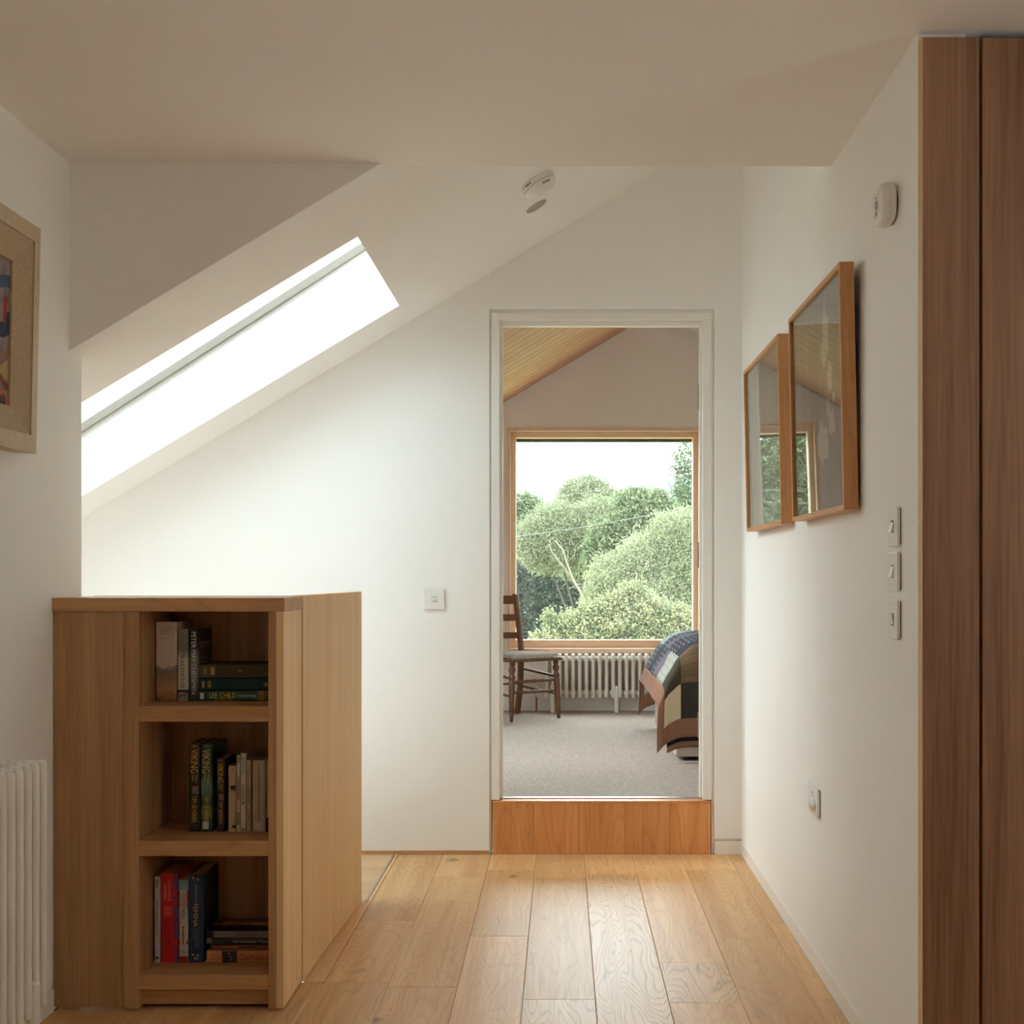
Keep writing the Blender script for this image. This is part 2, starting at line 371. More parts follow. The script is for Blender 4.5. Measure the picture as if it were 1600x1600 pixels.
# wall behind the camera; an unseen window is added in the right wall as fill light
struct('wall_behind', box(XL-.12, 2.6, -2.1, -2.0, 0, CZ+.1), M['wall'], 'white wall behind the camera')
WB = (.95, 1.55, .95, 2.0)
bm = box(2.5, 2.6, -2.0, WB[0], 0, CZ); bx(bm, 2.5, 2.6, WB[1], 2.76, 0, CZ)
bx(bm, 2.5, 2.6, WB[0], WB[1], 0, WB[2]); bx(bm, 2.5, 2.6, WB[0], WB[1], WB[3], CZ)
struct('wall_room_right', bm, M['wall'], 'right wall of the room behind the camera')
wn3 = struct('fill_window_3', box(2.52, 2.6, WB[0], WB[0]+.06, WB[2], WB[3]), M['winwood'], 'unseen timber window added in the right wall for fill light')
for a in ((WB[1]-.06, WB[1], WB[2], WB[3]), (WB[0]+.06, WB[1]-.06, WB[2], WB[2]+.06), (WB[0]+.06, WB[1]-.06, WB[3]-.06, WB[3])):
    obj('window_frame', box(2.52, 2.6, a[0], a[1], a[2], a[3]), M['winwood'], wn3)
obj('pane', box(2.555, 2.56, WB[0]+.06, WB[1]-.06, WB[2]+.06, WB[3]-.06), M['glass'], wn3)

# --- ceilings
struct('ceiling_flat', box(XL-.12, 2.6, -2.1, YC, CZ, CZ+.1), M['ceil'], 'flat white ceiling over the landing')
def slope(bm, x0, x1, y0, y1, o0=0., o1=.36):
    return prism([(x0, sz(x0)+o0), (x1, sz(x1)+o0), (x1, sz(x1)+o1), (x0, sz(x0)+o1)], y0, y1, bm)
RX = .663
def hz_(x): return .295 - .0427*(-.78-x)          # reveal height of the roof window
SX0, SX1, SY0, SY1 = -2.0, -.64, 4.11, 5.16
bm = bmesh.new()
slope(bm, -2.75, SX0, YC+.05, YB0); gzt = lambda x: sz(x)+hz_(x)+.034
for ya, yb in ((YC+.05, SY0), (SY1, YB0)): prism([(SX0, sz(SX0)), (SX1, sz(SX1)), (SX1, gzt(SX1)), (SX0, gzt(SX0))], ya, yb, bm)
XT = (CZ-SC)/SL
slope(bm, SX1, XT, YC+.05, YB0); slope(bm, XT, RX, YC, YB0)
bm2 = prism([(RX, sz(RX)), (1.2, sz(RX)-.65*(1.2-RX)), (1.2, sz(RX)+.3), (RX, sz(RX)+.36)], YC, YB0, bm)
struct('ceiling_slope', bm, M['ceil'], 'white sloping ceiling pierced by the roof window')
# roof window: frame rails and glass above the plaster reveal
def gz(x, o=0.): return sz(x)+hz_(x)+o
M['rail'] = plain('taupe_window_rail', (.30, .265, .22, 1), .6, noise=.03)
sk = struct('window_2', prism([(SX0, gz(SX0)), (SX1, gz(SX1)), (SX1, gz(SX1, .034)), (SX0, gz(SX0, .034))], SY1-.024, SY1), M['rail'], 'long roof window in the sloping ceiling')
obj('frame_rail', prism([(SX0, gz(SX0)), (SX1, gz(SX1)), (SX1, gz(SX1, .034)), (SX0, gz(SX0, .034))], SY0, SY0+.024), M['rail'], sk)
for x in (SX0, SX1-.03):
    obj('frame_rail', prism([(x, gz(x)), (x+.03, gz(x+.03)), (x+.03, gz(x+.03, .034)), (x, gz(x, .034))], SY0+.024, SY1-.024), M['rail'], sk)
obj('pane', prism([(SX0, gz(SX0, .036)), (SX1, gz(SX1, .036)), (SX1, gz(SX1, .042)), (SX0, gz(SX0, .042))], SY0, SY1), M['roofglass'], sk)

# --- bedroom shell
struct('floor_bedroom', box(-2.4, 2.7, YB0-.02, YB1+.02, BF-.1, BF), M['carpet'], 'beige carpet of the bedroom')
struct('wall_bedroom_left', box(-2.4, -2.3, YB0, YB1, BF, sz(-2.3)), M['bedwall'], 'low left wall of the bedroom')
struct('wall_bedroom_right', box(2.5, 2.6, YB0, YB1, BF, 2.1), M['bedwall'], 'right wall of the bedroom')
struct('wall_bedroom_front', prism([(XR, BF), (2.5, BF), (2.5, 1.9), (XR, 3.0)], YB0-.1, YB0), M['bedwall'], 'bedroom side of the door wall')
def rz_(x): return sz(x) if x < RX else sz(RX)-.65*(x-RX)
# window wall with an opening
wl, wr_, wb_, wt_ = -.379, .975, .632, 2.192
bm = prism([(-2.4, BF-.1), (wl, BF-.1), (wl, sz(wl)), (-2.4, sz(-2.4))], YB1, YB1+.25)
prism([(wl, BF-.1), (wr_, BF-.1), (wr_, wb_), (wl, wb_)], YB1, YB1+.25, bm)
prism([(wl, wt_), (wr_, wt_), (wr_, rz_(wr_)), (RX, rz_(RX)), (wl, sz(wl))], YB1, YB1+.25, bm)
prism([(wr_, BF-.1), (2.6, BF-.1), (2.6, rz_(2.6)), (wr_, rz_(wr_))], YB1, YB1+.25, bm)
struct('wall_bedroom_window', bm, M['bedwall'], 'mauve shaded gable wall around the bedroom window')
bb = struct('baseboard_bedroom', box(-2.3, 2.5, YB1-.018, YB1, BF, BF+.105), M['trimwhite'], 'white skirting under the bedroom window')
obj('cap', box(-2.3, 2.5, YB1-.012, YB1, BF+.105, BF+.125), M['trimwhite'], bb)
# timber boarded slope
BX_0, BX_1, BY_0, BY_1 = -2.1, -.70, YB0+.145*4, YB0+.145*11
bm = bmesh.new()
slope(bm, -2.45, BX_0, YB0, YB1+.3, .02, .3); slope(bm, BX_1, RX, YB0, YB1+.3, .02, .3)
slope(bm, BX_0, BX_1, YB0, BY_0, .02, .3); slope(bm, BX_0, BX_1, BY_1, YB1+.3, .02, .3)
cb = struct('ceiling_bedroom', bm, M['chairx'], 'timber boarded slope over the bedroom')
y = YB0; k = 0
while y < YB1-.005:
    y1 = min(y+.145, YB1); g = .0035
    spans = [(-2.4, RX)] if not (BY_0-.01 < y < BY_1-.01) else [(-2.4, BX_0), (BX_1, RX)]
    for xa, xb in spans:
        obj('ceiling_board', slope(bmesh.new(), xa, xb, y+g, y1-g, 0, .0195), M['board'], cb)
    y = y1; k += 1
w4 = struct('fill_window_4', slope(bmesh.new(), BX_0, BX_1, BY_0, BY_0+.04, .25, .30), M['winwood'], 'unseen roof window added in the boarded slope to brighten the bedroom')  # out of view, added to bring more daylight into the bedroom
obj('frame_rail', slope(bmesh.new(), BX_0, BX_1, BY_1-.04, BY_1, .25, .30), M['winwood'], w4)
obj('frame_rail', slope(bmesh.new(), BX_0, BX_0+.04, BY_0+.04, BY_1-.04, .25, .30), M['winwood'], w4)
obj('frame_rail', slope(bmesh.new(), BX_1-.04, BX_1, BY_0+.04, BY_1-.04, .25, .30), M['winwood'], w4)
obj('pane', slope(bmesh.new(), BX_0, BX_1, BY_0, BY_1, .302, .308), M['glass'], w4)
struct('ceiling_bedroom_right', prism([(RX, sz(RX)), (2.7, rz_(2.7)), (2.7, rz_(2.7)+.3), (RX, sz(RX)+.3)], YB0, YB1+.3), M['bedwall'], 'plastered right slope over the bedroom')
# bedroom window
w1 = struct('window_1', box(wl, wl+.022, YB1-.012, YB1+.17, wb_, wt_), M['winwood'], 'large timber framed bedroom window onto the trees')
obj('lining', box(wr_-.022, wr_, YB1-.012, YB1+.17, wb_, wt_), M['winwood'], w1)
obj('lining', box(wl+.022, wr_-.022, YB1-.012, YB1+.17, wt_-.022, wt_), M['winwoodx'], w1)
obj('sill', box(wl, wr_, YB1-.03, YB1+.17, wb_-.008, wb_+.026), M['winwoodx'], w1, bevel=.003)
fy0, fy1 = YB1+.05, YB1+.13
fl, fr_, fb, ft = wl+.022, wr_-.022, wb_+.026, wt_-.022
obj('window_frame', box(fl, fl+.035, fy0, fy1, fb, ft), M['winwood'], w1, bevel=.003, seg=1)
obj('window_frame', box(fr_-.035, fr_, fy0, fy1, fb, ft), M['winwood'], w1, bevel=.003, seg=1)
obj('window_frame', box(fl+.035, fr_-.035, fy0, fy1, ft-.04, ft), M['winwoodx'], w1, bevel=.003, seg=1)
obj('window_frame', box(fl+.035, fr_-.035, fy0, fy1, fb, fb+.055), M['winwoodx'], w1, bevel=.003, seg=1)
obj('pane', box(fl+.03, fr_-.03, fy0+.05, fy0+.056, fb+.05, ft-.035), M['veilglass'], w1)
obj('outer_seal', box(fl+.03, fr_-.03, fy1, fy1+.05, ft-.062, ft-.03), M['darkplastic'], w1, bevel=.006)

# --- doorway: lining, stops, step, threshold, door leaf
dl = struct('door_1', box(-.2946, -.2608, YW+.001, YB0+.01, BF+.002, 2.269), M['trimwhite'], 'white door lining around the bedroom doorway', bevel=.002, seg=1)
obj('jamb', box(.589, .6267, YW+.001, YB0+.01, BF+.002, 2.236), M['trimwhite'], dl, bevel=.002, seg=1)
obj('head', box(-.2608, .6267, YW+.001, YB0+.01, 2.236, 2.269), M['trimwhite'], dl, bevel=.0015, seg=1)
obj('door_stop', box(-.2608, -.249, YW+.035, YW+.07, BF+.006, 2.236), M['trimwhite'], dl, bevel=.001, seg=1)
obj('door_stop', box(.580, .589, YW+.035, YW+.07, BF+.006, 2.236), M['trimwhite'], dl, bevel=.001, seg=1)
obj('door_stop', box(-.249, .580, YW+.035, YW+.07, 2.217, 2.236), M['trimwhite'], dl, bevel=.001, seg=1)
leaf = thing('bedroom_door', 'white door leaf swung open into the bedroom on its hinges', 'door', (.617, 5.622, BF+.01), rz=math.radians(-30))
dlf = obj('door_leaf', box(-.034, 0, 0, .82, 0, 1.99), M['trimwhite'], leaf, local=True, bevel=.002, seg=1)
for z in (.29, 1.02, 1.70):
    h = obj('hinge', tube(bmesh.new(), [(-.031, -.006, z-.055), (-.031, -.006, z+.055)], .0055, 8), M['hinge'], dlf, local=True)
step = struct('floor_step', box(-.29, .622, YW+.016, YB0-.02, 0, BF-.012), M['dark'], 'oak faced step up into the bedroom')
xe = [-.2905, -.117, .072, .262, .4535, .6225]
for a, b in zip(xe, xe[1:]):
    obj('riser_board', box(a+.0006, b-.0006, YW+.001, YW+.016, .0005, BF-.010), M['riser'], step)
obj('nosing', box(-.2905, .6225, YW-.001, YW+.055, BF-.010, BF-.001), M['riser'], step, bevel=.001, seg=1)
obj('threshold_strip', box(-.2608, .589, YW+.055, YW+.085, BF-.01, BF+.003), M['metal'], step, bevel=.001, seg=1)

# ================================================================== BOOKCASE AND BALUSTRADE
BF0 = 3.517; BX0, BX1 = -1.364, -.7463
s0 = 583.0
def bxp(x): return (x-PX)/s0
def bzp(y): return EYE-(y-PY)/s0
bk = thing('bookcase', 'oak bookcase end of the stair balustrade with three open shelves', 'bookcase', ((BX0+BX1)/2, BF0+.12, 0))
zt = bzp(934); ztb = bzp(955.5)
BD = 3.763
xs1, xs2, xs3 = bxp(192.6), bxp(217), bxp(419)
obj('top', box(BX0-.002, BX1+.003, BF0-.004, BD, ztb, zt), M['oakx'], bk, bevel=.0012, seg=1)
obj('top_back', box(BX0, -.7835, BD+.0002, BF0+.31, ztb, zt-.001), M['oakx'], bk)
obj('front_panel', box(BX0, xs1-.0008, BF0+.004, BF0+.024, .010, ztb-.0005), M['oak'], bk)
obj('stile', box(xs1, xs2, BF0, BF0+.03, .006, ztb-.0005), M['oak'], bk, bevel=.0008, seg=1)
obj('stile', box(xs3, BX1-.02, BF0, BF0+.03, .006, ztb-.0005), M['oak'], bk, bevel=.0008, seg=1)
obj('side_panel', box(BX1-.0195, BX1, BF0, BD, .008, ztb-.0005), M['oaklit'], bk)
obj('inner_side', box(xs2-.02, xs2-.001, BF0+.03, BF0+.32, .02, ztb-.0005), M['oak'], bk)
obj('inner_side', box(xs3+.0005, -.7835, BF0+.03, BF0+.297, .02, ztb-.0005), M['oak'], bk)
obj('back_panel', box(xs2-.02, -.7835, BF0+.297, BF0+.31, .02, ztb-.0005), M['oak'], bk)
SH = []
for n_, (yt, yb) in enumerate(((1103.5, 1128), (1314, 1338), (1524, 1547))):
    SH.append(bzp(yt))
    obj('shelf', box(xs2, xs3, BF0+.002, BF0+.295, bzp(yb), bzp(yt)), M['oakx'], bk, bevel=.0008, seg=1)
obj('plinth', box(xs2, xs3, BF0+.022, BF0+.04, .012, bzp(1547)-.0005), M['oakx'], bk)
obj('foot_block', box(BX0+.02, BX1-.03, BF0+.05, BD-.03, 0, .012), M['dark'], bk)
# balustrade panel running back to the stair head
p0, p1 = (-.7425, 3.7645), (-.7167, 4.694); th = .04
pan = thing('balustrade_panel', 'tall oak balustrade panel behind the bookcase guarding the stairs', 'balustrade', (p0[0], p0[1], 0))
obj('panel', prism_z([p0, p1, (p1[0]-th, p1[1]), (p0[0]-th, p0[1])], .003, zt+.002), M['oaklit'], pan)
obj('shadow_gap', prism_z([(p0[0]-.004, p0[1]), (p1[0]-.004, p1[1]), (p1[0]-th, p1[1]), (p0[0]-th, p0[1])], 0, .003), M['lcd'], pan)
obj('return_panel', box(XL-.0, p0[0]-th-.001, BF0+.312, BF0+.345, .0, zt), M['oak'], bk)

# --- books
BM = {}
def bmat(col, rough=.5):
    k = (col, rough)
    if k not in BM: BM[k] = plain('book_cloth_%d_%d_%d' % col, lin(*col), rough, noise=.06, nscale=60)
    return BM[k]
def grad_mat(name, stops, axis=2, nz=.25, scale=40., z0=0., z1=.2, rough=.4):
    "printed cover: colour bands along the spine broken up by noise"
    m, n, l, b = new_mat(name)
    tc = n.new('ShaderNodeTexCoord'); sp = n.new('ShaderNodeSeparateXYZ'); l.new(tc.outputs['Object'], sp.inputs[0])
    mr = n.new('ShaderNodeMapRange'); mr.inputs['From Min'].default_value = z0; mr.inputs['From Max'].default_value = z1
    l.new(sp.outputs[axis], mr.inputs['Value'])
    t = n.new('ShaderNodeTexNoise'); t.inputs['Scale'].default_value = scale; t.inputs['Detail'].default_value = 5; l.new(tc.outputs['Object'], t.inputs['Vector'])
    a = n.new('ShaderNodeMath'); a.operation = 'MULTIPLY_ADD'; a.inputs[1].default_value = nz; l.new(t.outputs['Fac'], a.inputs[0]); l.new(mr.outputs[0], a.inputs[2])
    s = n.new('ShaderNodeMath'); s.operation = 'SUBTRACT'; s.inputs[1].default_value = nz*.5; l.new(a.outputs[0], s.inputs[0])
    r = n.new('ShaderNodeValToRGB'); el = r.color_ramp.elements
    while len(el) < len(stops): el.new(.5)
    for e, (p, c) in zip(el, stops): e.position = p; e.color = lin(*c)
    l.new(s.outputs[0], r.inputs['Fac']); l.new(r.outputs['Color'], b.inputs['Base Color']); b.inputs['Roughness'].default_value = rough
    return m

def lettering(body, parent, length, height, start, across, mat, mapper, shear=0., bold=0.):
    "flat letters: text runs along 'length' from 'start', centred on 'across'; mapper turns (u,v) into local x,y,z"
    if body[0] == '~':                     # too small to read in the photograph: a row of short print marks
        rg = random.Random(body); n = int(body[1:]); V = []; Fc = []
        ws = [rg.uniform(.5, 1.2) for _ in range(n)]; tot = sum(ws)+.3*(n-1); u = 0.
        for w_ in ws:
            k = len(V)
            for a, b in ((u, -.4), (u+w_, -.4), (u+w_, .4), (u, .4)): V.append(mapper(a/tot*length+start, b*height+across))
            Fc.append((k, k+1, k+2, k+3)); u += w_+.3
        me = bpy.data.meshes.new('print_marks'); me.from_pydata(V, [], Fc); me.update()
        return link('print_marks', me, mat, parent, local=True)
    cu = bpy.data.curves.new('lettering', 'FONT'); cu.body = body; cu.size = 1; cu.resolution_u = 2; cu.shear = shear; cu.offset = bold
    cu.space_line = .95
    to = bpy.data.objects.new('lettering_tmp', cu); C.objects.link(to)
    dg = bpy.context.evaluated_depsgraph_get()
    me = bpy.data.meshes.new_from_object(to.evaluated_get(dg)); bpy.data.objects.remove(to); bpy.data.curves.remove(cu)
    if not me.vertices: return None
    co = np.empty(len(me.vertices)*3); me.vertices.foreach_get('co', co); co = co.reshape(-1, 3)
    mn, mx = co.min(0), co.max(0)
    u = (co[:, 0]-mn[0])/(mx[0]-mn[0])*length+start; v = ((co[:, 1]-mn[1])/(mx[1]-mn[1])-.5)*height+across
    me.vertices.foreach_set('co', np.array([mapper(a, b) for a, b in zip(u, v)]).ravel()); me.update(); me.materials.clear()
    me.name = 'lettering'
    return link('lettering', me, mat, parent, local=True)

LASTCOV = []
def book(name, label, wdt, hgt, dep, mat, loc, flat=False, texts=(), bands=(), group=None, cover_text=(), hard=False, lean=0., rz=0., dots=()):
    """origin at the spine's lower left edge; spine faces -y.
    texts: (string, start fraction from the head, length fraction, height as fraction of width, offset across fraction, colour)"""
    o = bpy.data.objects.new(name, None); C.objects.link(o); o.empty_display_size = .02
    o.location = loc
    o.rotation_euler = (0, -math.pi/2 if flat else lean, rz)
    tag(o, label, 'book', group)
    t = .0028 if hard else .0012; e = .003 if hard else .0005
    bm = bmesh.new(); r = min(.004, wdt*.22)
    # rounded spine plus two boards as one U-shaped jacket
    prof = [(wdt, dep), (wdt, r), (wdt-r*.3, r*.3), (wdt-r, 0), (r, 0), (r*.3, r*.3), (0, r), (0, dep)]
    inn = [(wdt-t, dep), (wdt-t, r+t), (wdt-t, r+t), (wdt-r-t, t), (r+t, t), (t, r+t), (t, r+t), (t, dep)]
    A = [bm.verts.new((x, y, 0)) for x, y in prof]; B = [bm.verts.new((x, y, hgt)) for x, y in prof]
    Ai = [bm.verts.new((x, y, 0)) for x, y in inn]; Bi = [bm.verts.new((x, y, hgt)) for x, y in inn]
    for i in range(7):
        bm.faces.new((A[i], A[i+1], B[i+1], B[i])); bm.faces.new((Ai[i], Bi[i], Bi[i+1], Ai[i+1]))
        bm.faces.new((A[i], Ai[i], Ai[i+1], A[i+1])); bm.faces.new((B[i], B[i+1], Bi[i+1], Bi[i]))
    for i in (0, 7): bm.faces.new((A[i], B[i], Bi[i], Ai[i]))
    bmesh.ops.remove_doubles(bm, verts=bm.verts[:], dist=1e-6)
    cov = obj('cover', bm, mat, o, local=True)
    obj('pages', box(t+.0002, wdt-t-.0002, t+.002, dep-e-.001, e, hgt-e), M['paper'], o, local=True)
    for z0, z1, x0, x1, bmt in bands:
        obj('spine_band', box(wdt*x0, wdt*x1, -.0003, .0004, hgt*z0, hgt*z1), bmt, cov, local=True)
    for s_, st_, ln, ht, ac, colr in texts:
        lettering(s_, cov, hgt*ln, wdt*ht, hgt*(1-st_-ln), wdt*(.5+ac), bmat(colr, .4), lambda u, v, h=hgt, a=st_, q=ln: (v, -.0006, h*(1-a)-(u-h*(1-a-q))))
    for s_, z, ht, x0, x1, colr in cover_text:   # on the front cover, facing +x
        lettering(s_, cov, dep*(x1-x0), hgt*ht, dep*x0, hgt*z, bmat(colr, .4), lambda u, v, w_=wdt: (w_+.0004, u, v))
    for dx, dz, rr, colr in dots:
        obj('ornament', lathe(bmesh.new(), [(0, rr), (.0004, rr)], (wdt*dx, -.0002, hgt*dz), Vector((0, -1, 0)), 8), bmat(colr, .4), cov, local=True)
    LASTCOV.append(cov)
    return o

def spine(px0, px1, py0, py1, d):
    "book size from its spine in the photograph at depth d"
    return (px1-px0)*d/F, (py1-py0)*d/F
def up(name, label, px0, px1, py0, py1, shelf, dep, mat, d, **k):
    z = SH[shelf]; w_ = (px1-px0)*d/F; h_ = z
    hgt = EYE-(py0-PY)*d/F - z
    return book(name, label, w_, hgt, dep, mat, ((px0-PX)*d/F, d, z+.0003), **k)
def lying(name, label, px0, py_b, py_t, z, length, dep, mat, d, **k):
    w_ = (py_b-py_t)*d/F
    return book(name, label, w_, length, dep, mat, ((px0-PX)*d/F+length, d, z+.0003), flat=True, **k), z+w_+.0006

WHT = (214, 206, 192)
d1 = 3.655
m_paint = grad_mat('painted_town_jacket', [(0, (120, 84, 56)), (.15, (190, 140, 100)), (.3, (150, 120, 96)), (.40, (120, 110, 104)), (.45, (206, 190, 172)), (1, (210, 192, 172))], nz=.22, scale=60, z1=.222)
up('book', 'thick white hardback with painted town scene at its spine foot, top shelf', 243, 276, 972, 1097, 0, .155, m_paint, d1, hard=True, group='books on the top shelf',
   texts=[])
b0 = LASTCOV[-1]
lettering('Robert', b0, .016, .006, .010, .176, bmat((96, 84, 80)), lambda u, v: (u+.004, -.0006, v), shear=.3)
for q in range(4):
    lettering('~%d' % (5+q), b0, .034-.003*q, .0025, .012, .206-.006*q, bmat((150, 132, 118)), lambda u, v: (u, -.0006, v))
m_bh = grad_mat('grey_cloud_jacket', [(0, (150, 136, 116)), (.1, (90, 84, 74)), (.14, (196, 186, 164)), (.6, (196, 186, 162)), (.7, (110, 106, 96)), (1, (140, 132, 116))], nz=.25, scale=45, z1=.2)
up('book', 'slim grey cream paperback with black title on spine, beside thick white book', 277, 294, 983, 1097, 0, .13, m_bh, d1, group='books on the top shelf',
   texts=[('PETER MAY', .05, .29, .30, 0, (120, 114, 100)), ('BLACKHOUSE', .36, .46, .36, 0, (26, 24, 22))], bands=[(.12, .16, 0, 1, bmat((40, 38, 36)))])
m_ch = grad_mat('dark_grey_jacket', [(0, (36, 34, 34)), (.12, (52, 50, 50)), (.45, (120, 114, 108)), (.6, (110, 104, 98)), (.75, (44, 42, 42)), (1, (34, 32, 32))], nz=.2, scale=35, z1=.2)
up('book', 'dark grey paperback with white lettering on spine and dark cover showing', 295.5, 310, 983, 1097, 0, .135, m_ch, d1, group='books on the top shelf',
   texts=[('PETER MAY', .04, .42, .46, 0, (226, 222, 214)), ('CHESSMEN', .48, .42, .44, 0, (206, 202, 194))],
   cover_text=[('PETER MAY', .78, .08, .1, .9, (200, 196, 188)), ('CHESS', .62, .17, .08, .92, (12, 12, 12)), ('MEN', .42, .17, .08, .7, (12, 12, 12))])
z = SH[0]
m_lc = grad_mat('teal_thriller_jacket', [(0, (14, 20, 22)), (.12, (150, 110, 40)), (.2, (24, 70, 66)), (.4, (18, 78, 70)), (1, (14, 66, 62))], nz=.12, scale=30, z1=.2)
(_, z) = lying('book', 'teal paperback with yellow lettering, lowest of the flat stack on top shelf', 309.5, 1098, 1082, z, .2, .13, m_lc, d1, group='books lying on the top shelf',
   texts=[('LEE CHILD', .16, .37, .52, .06, (226, 204, 60)), ('THE SENTINEL', .55, .27, .26, .0, (206, 206, 196)), ('and ANDREW CHILD', .22, .26, .14, -.36, (200, 176, 60)), ('~1', .03, .05, .75, 0, (200, 206, 196))])
(_, z) = lying('book', 'dark green cloth book lying in the middle of the top shelf stack', 310, 1081.5, 1062, z, .195, .13, bmat((24, 58, 54), .8), d1+.004, group='books lying on the top shelf', hard=True,
   texts=[('~1', .05, .04, .7, 0, (150, 120, 66)), ('~1', .13, .05, .7, 0, (150, 120, 66))], dots=[(.5, .04, .006, (140, 110, 60))])
(_, z) = lying('book', 'worn olive brown cloth book on top of the top shelf stack', 311, 1062, 1040.5, z, .2, .135, bmat((84, 72, 52), .85), d1+.002, group='books lying on the top shelf', hard=True,
   texts=[('~1', .06, .05, .6, 0, (124, 98, 56)), ('~1', .16, .06, .7, 0, (172, 140, 84))], dots=[(.5, .43, .005, (130, 104, 62))])

d2 = 3.641
GOLD = (222, 178, 74)
def viking(label, x0, x1, y0, mat, num, sub, dep, extra=None):
    return up('book', label, x0, x1, y0, 1301, 1, dep, mat, d2, hard=True, group='books on the middle shelf',
       texts=[('VIKING', .06, .27, .62, .0, GOLD), (sub, .345, .10, .55, .05, (196, 158, 80)), ('TIM SEVERIN', .585, .30, .42, .0, (206, 166, 80)), (num, .015, .012, .25, 0, GOLD)],
       bands=extra or [(.43, .52, .3, .85, bmat((120, 96, 84)))])
m_v1 = grad_mat('brown_saga_jacket', [(0, (30, 22, 18)), (.1, (50, 34, 26)), (.35, (28, 22, 24)), (.6, (34, 26, 26)), (.8, (74, 50, 34)), (1, (92, 62, 40))], nz=.2, scale=30, z1=.25)
m_v2 = grad_mat('green_saga_jacket', [(0, (18, 46, 40)), (.12, (40, 70, 44)), (.2, (96, 104, 60)), (.35, (34, 70, 54)), (.5, (90, 120, 104)), (.62, (20, 66, 54)), (1, (22, 66, 54))], nz=.2, scale=30, z1=.25)
viking('tall brown black hardback with gold lettering, leftmost on middle shelf', 295, 312.5, 1163, m_v1, '1', 'Odinns\nChild', .155)
viking('tall green hardback with gold lettering on middle shelf', 313, 331.5, 1163, m_v2, '3', "Kings\nMan", .155, [(.03, .115, .2, .7, bmat((190, 186, 178)))])
viking('short brown paperback with gold lettering on middle shelf', 338, 351.5, 1186, m_v1, '1', 'Odinns\nChild', .125)
CRM = (196, 176, 146)
up('book', 'short cream book with black and blue mark on spine', 356.5, 369, 1197, 1298, 1, .11, bmat(CRM), d2, group='books on the middle shelf',
   bands=[(.66, .70, .3, .95, bmat((20, 20, 20))), (.625, .65, .3, .95, bmat((40, 110, 140))), (.06, .10, .5, .95, bmat((40, 34, 30)))], texts=[('~2', .30, .05, .5, .1, (24, 24, 24)), ('~1', .04, .04, .2, .1, (170, 120, 70))])
up('book', 'very thin white paperback left of the taller white one, middle shelf', 370, 375.3, 1181, 1301, 1, .11, bmat((206, 198, 186)), d2, group='books on the middle shelf',
   texts=[('~5', .02, .07, .5, 0, (60, 56, 54)), ('~12', .28, .3, .5, 0, (60, 56, 54)), ('~7', .75, .16, .5, 0, (60, 56, 54))])
up('book', 'slim white paperback with blue grey lettering, tallest of the pale books', 376, 384.5, 1177, 1301, 1, .125, bmat((208, 202, 190)), d2, group='books on the middle shelf',
   texts=[('~9', .05, .22, .4, 0, (140, 166, 176)), ('NAOMI MITCHISON', .40, .24, .42, 0, (60, 66, 92))], bands=[(.35, .37, .3, .6, bmat((20, 20, 24))), (.02, .04, .3, .7, bmat((20, 20, 24)))])
up('book', 'thin cream paperback between white and wide grey cream ones', 385.5, 392, 1188, 1300, 1, .11, bmat(CRM), d2, group='books on the middle shelf',
   texts=[('~9', .08, .22, .3, 0, (130, 104, 74)), ('~10', .36, .25, .3, 0, (130, 104, 74)), ('~7', .68, .16, .3, 0, (130, 104, 74))])
up('book', 'wide grey cream paperback with white sticker at spine foot', 394, 414.5, 1188, 1301, 1, .12, bmat((186, 170, 148)), d2, group='books on the middle shelf',
   texts=[('~26', .06, .76, .12, 0, (126, 108, 88))], bands=[(.02, .13, .2, .75, bmat((206, 198, 186)))])
up('book', 'cream book mostly hidden by the right stile of middle shelf', 416.2, 426, 1189, 1300, 1, .11, bmat((188, 170, 142)), d2, group='books on the middle shelf', bands=[(0, .2, 0, .3, bmat((24, 22, 22)))])

d3 = 3.632
up('book', 'slim white paperback with black lettering, leftmost on bottom shelf', 241, 249.8, 1370.5, 1503, 2, .13, bmat((186, 180, 178)), d3, group='books on the bottom shelf',
   texts=[('~5', .03, .09, .3, 0, (60, 56, 66)), ('INANA  Lady of Largest Heart', .26, .42, .48, 0, (40, 38, 46))], bands=[(.045, .065, .2, .8, bmat((20, 20, 24))), (.03, .037, .3, .7, bmat((60, 60, 60)))])
up('book', 'bright red hardback with white lettering and blue edge', 250.8, 277.5, 1365, 1504, 2, .155, bmat((196, 24, 30)), d3, hard=True, group='books on the bottom shelf',
   bands=[(0, .10, .84, .97, bmat((24, 70, 130))), (.14, .18, .80, .97, bmat((24, 70, 130))), (.26, .66, .82, .97, bmat((24, 70, 130))), (.70, .77, .80, .97, bmat((24, 70, 130))), (.82, 1, .82, .97, bmat((24, 70, 130)))],
   texts=[('INVISIBLE', .09, .22, .13, .02, (226, 160, 150)), ('WOMEN', .12, .17, .13, -.22, (226, 160, 150)), ('~4', .37, .11, .5, -.08, (206, 90, 84)), ('CAROLINE', .58, .22, .14, .02, (60, 20, 60)), ('CRIADO PEREZ', .53, .32, .14, -.22, (60, 20, 60))])
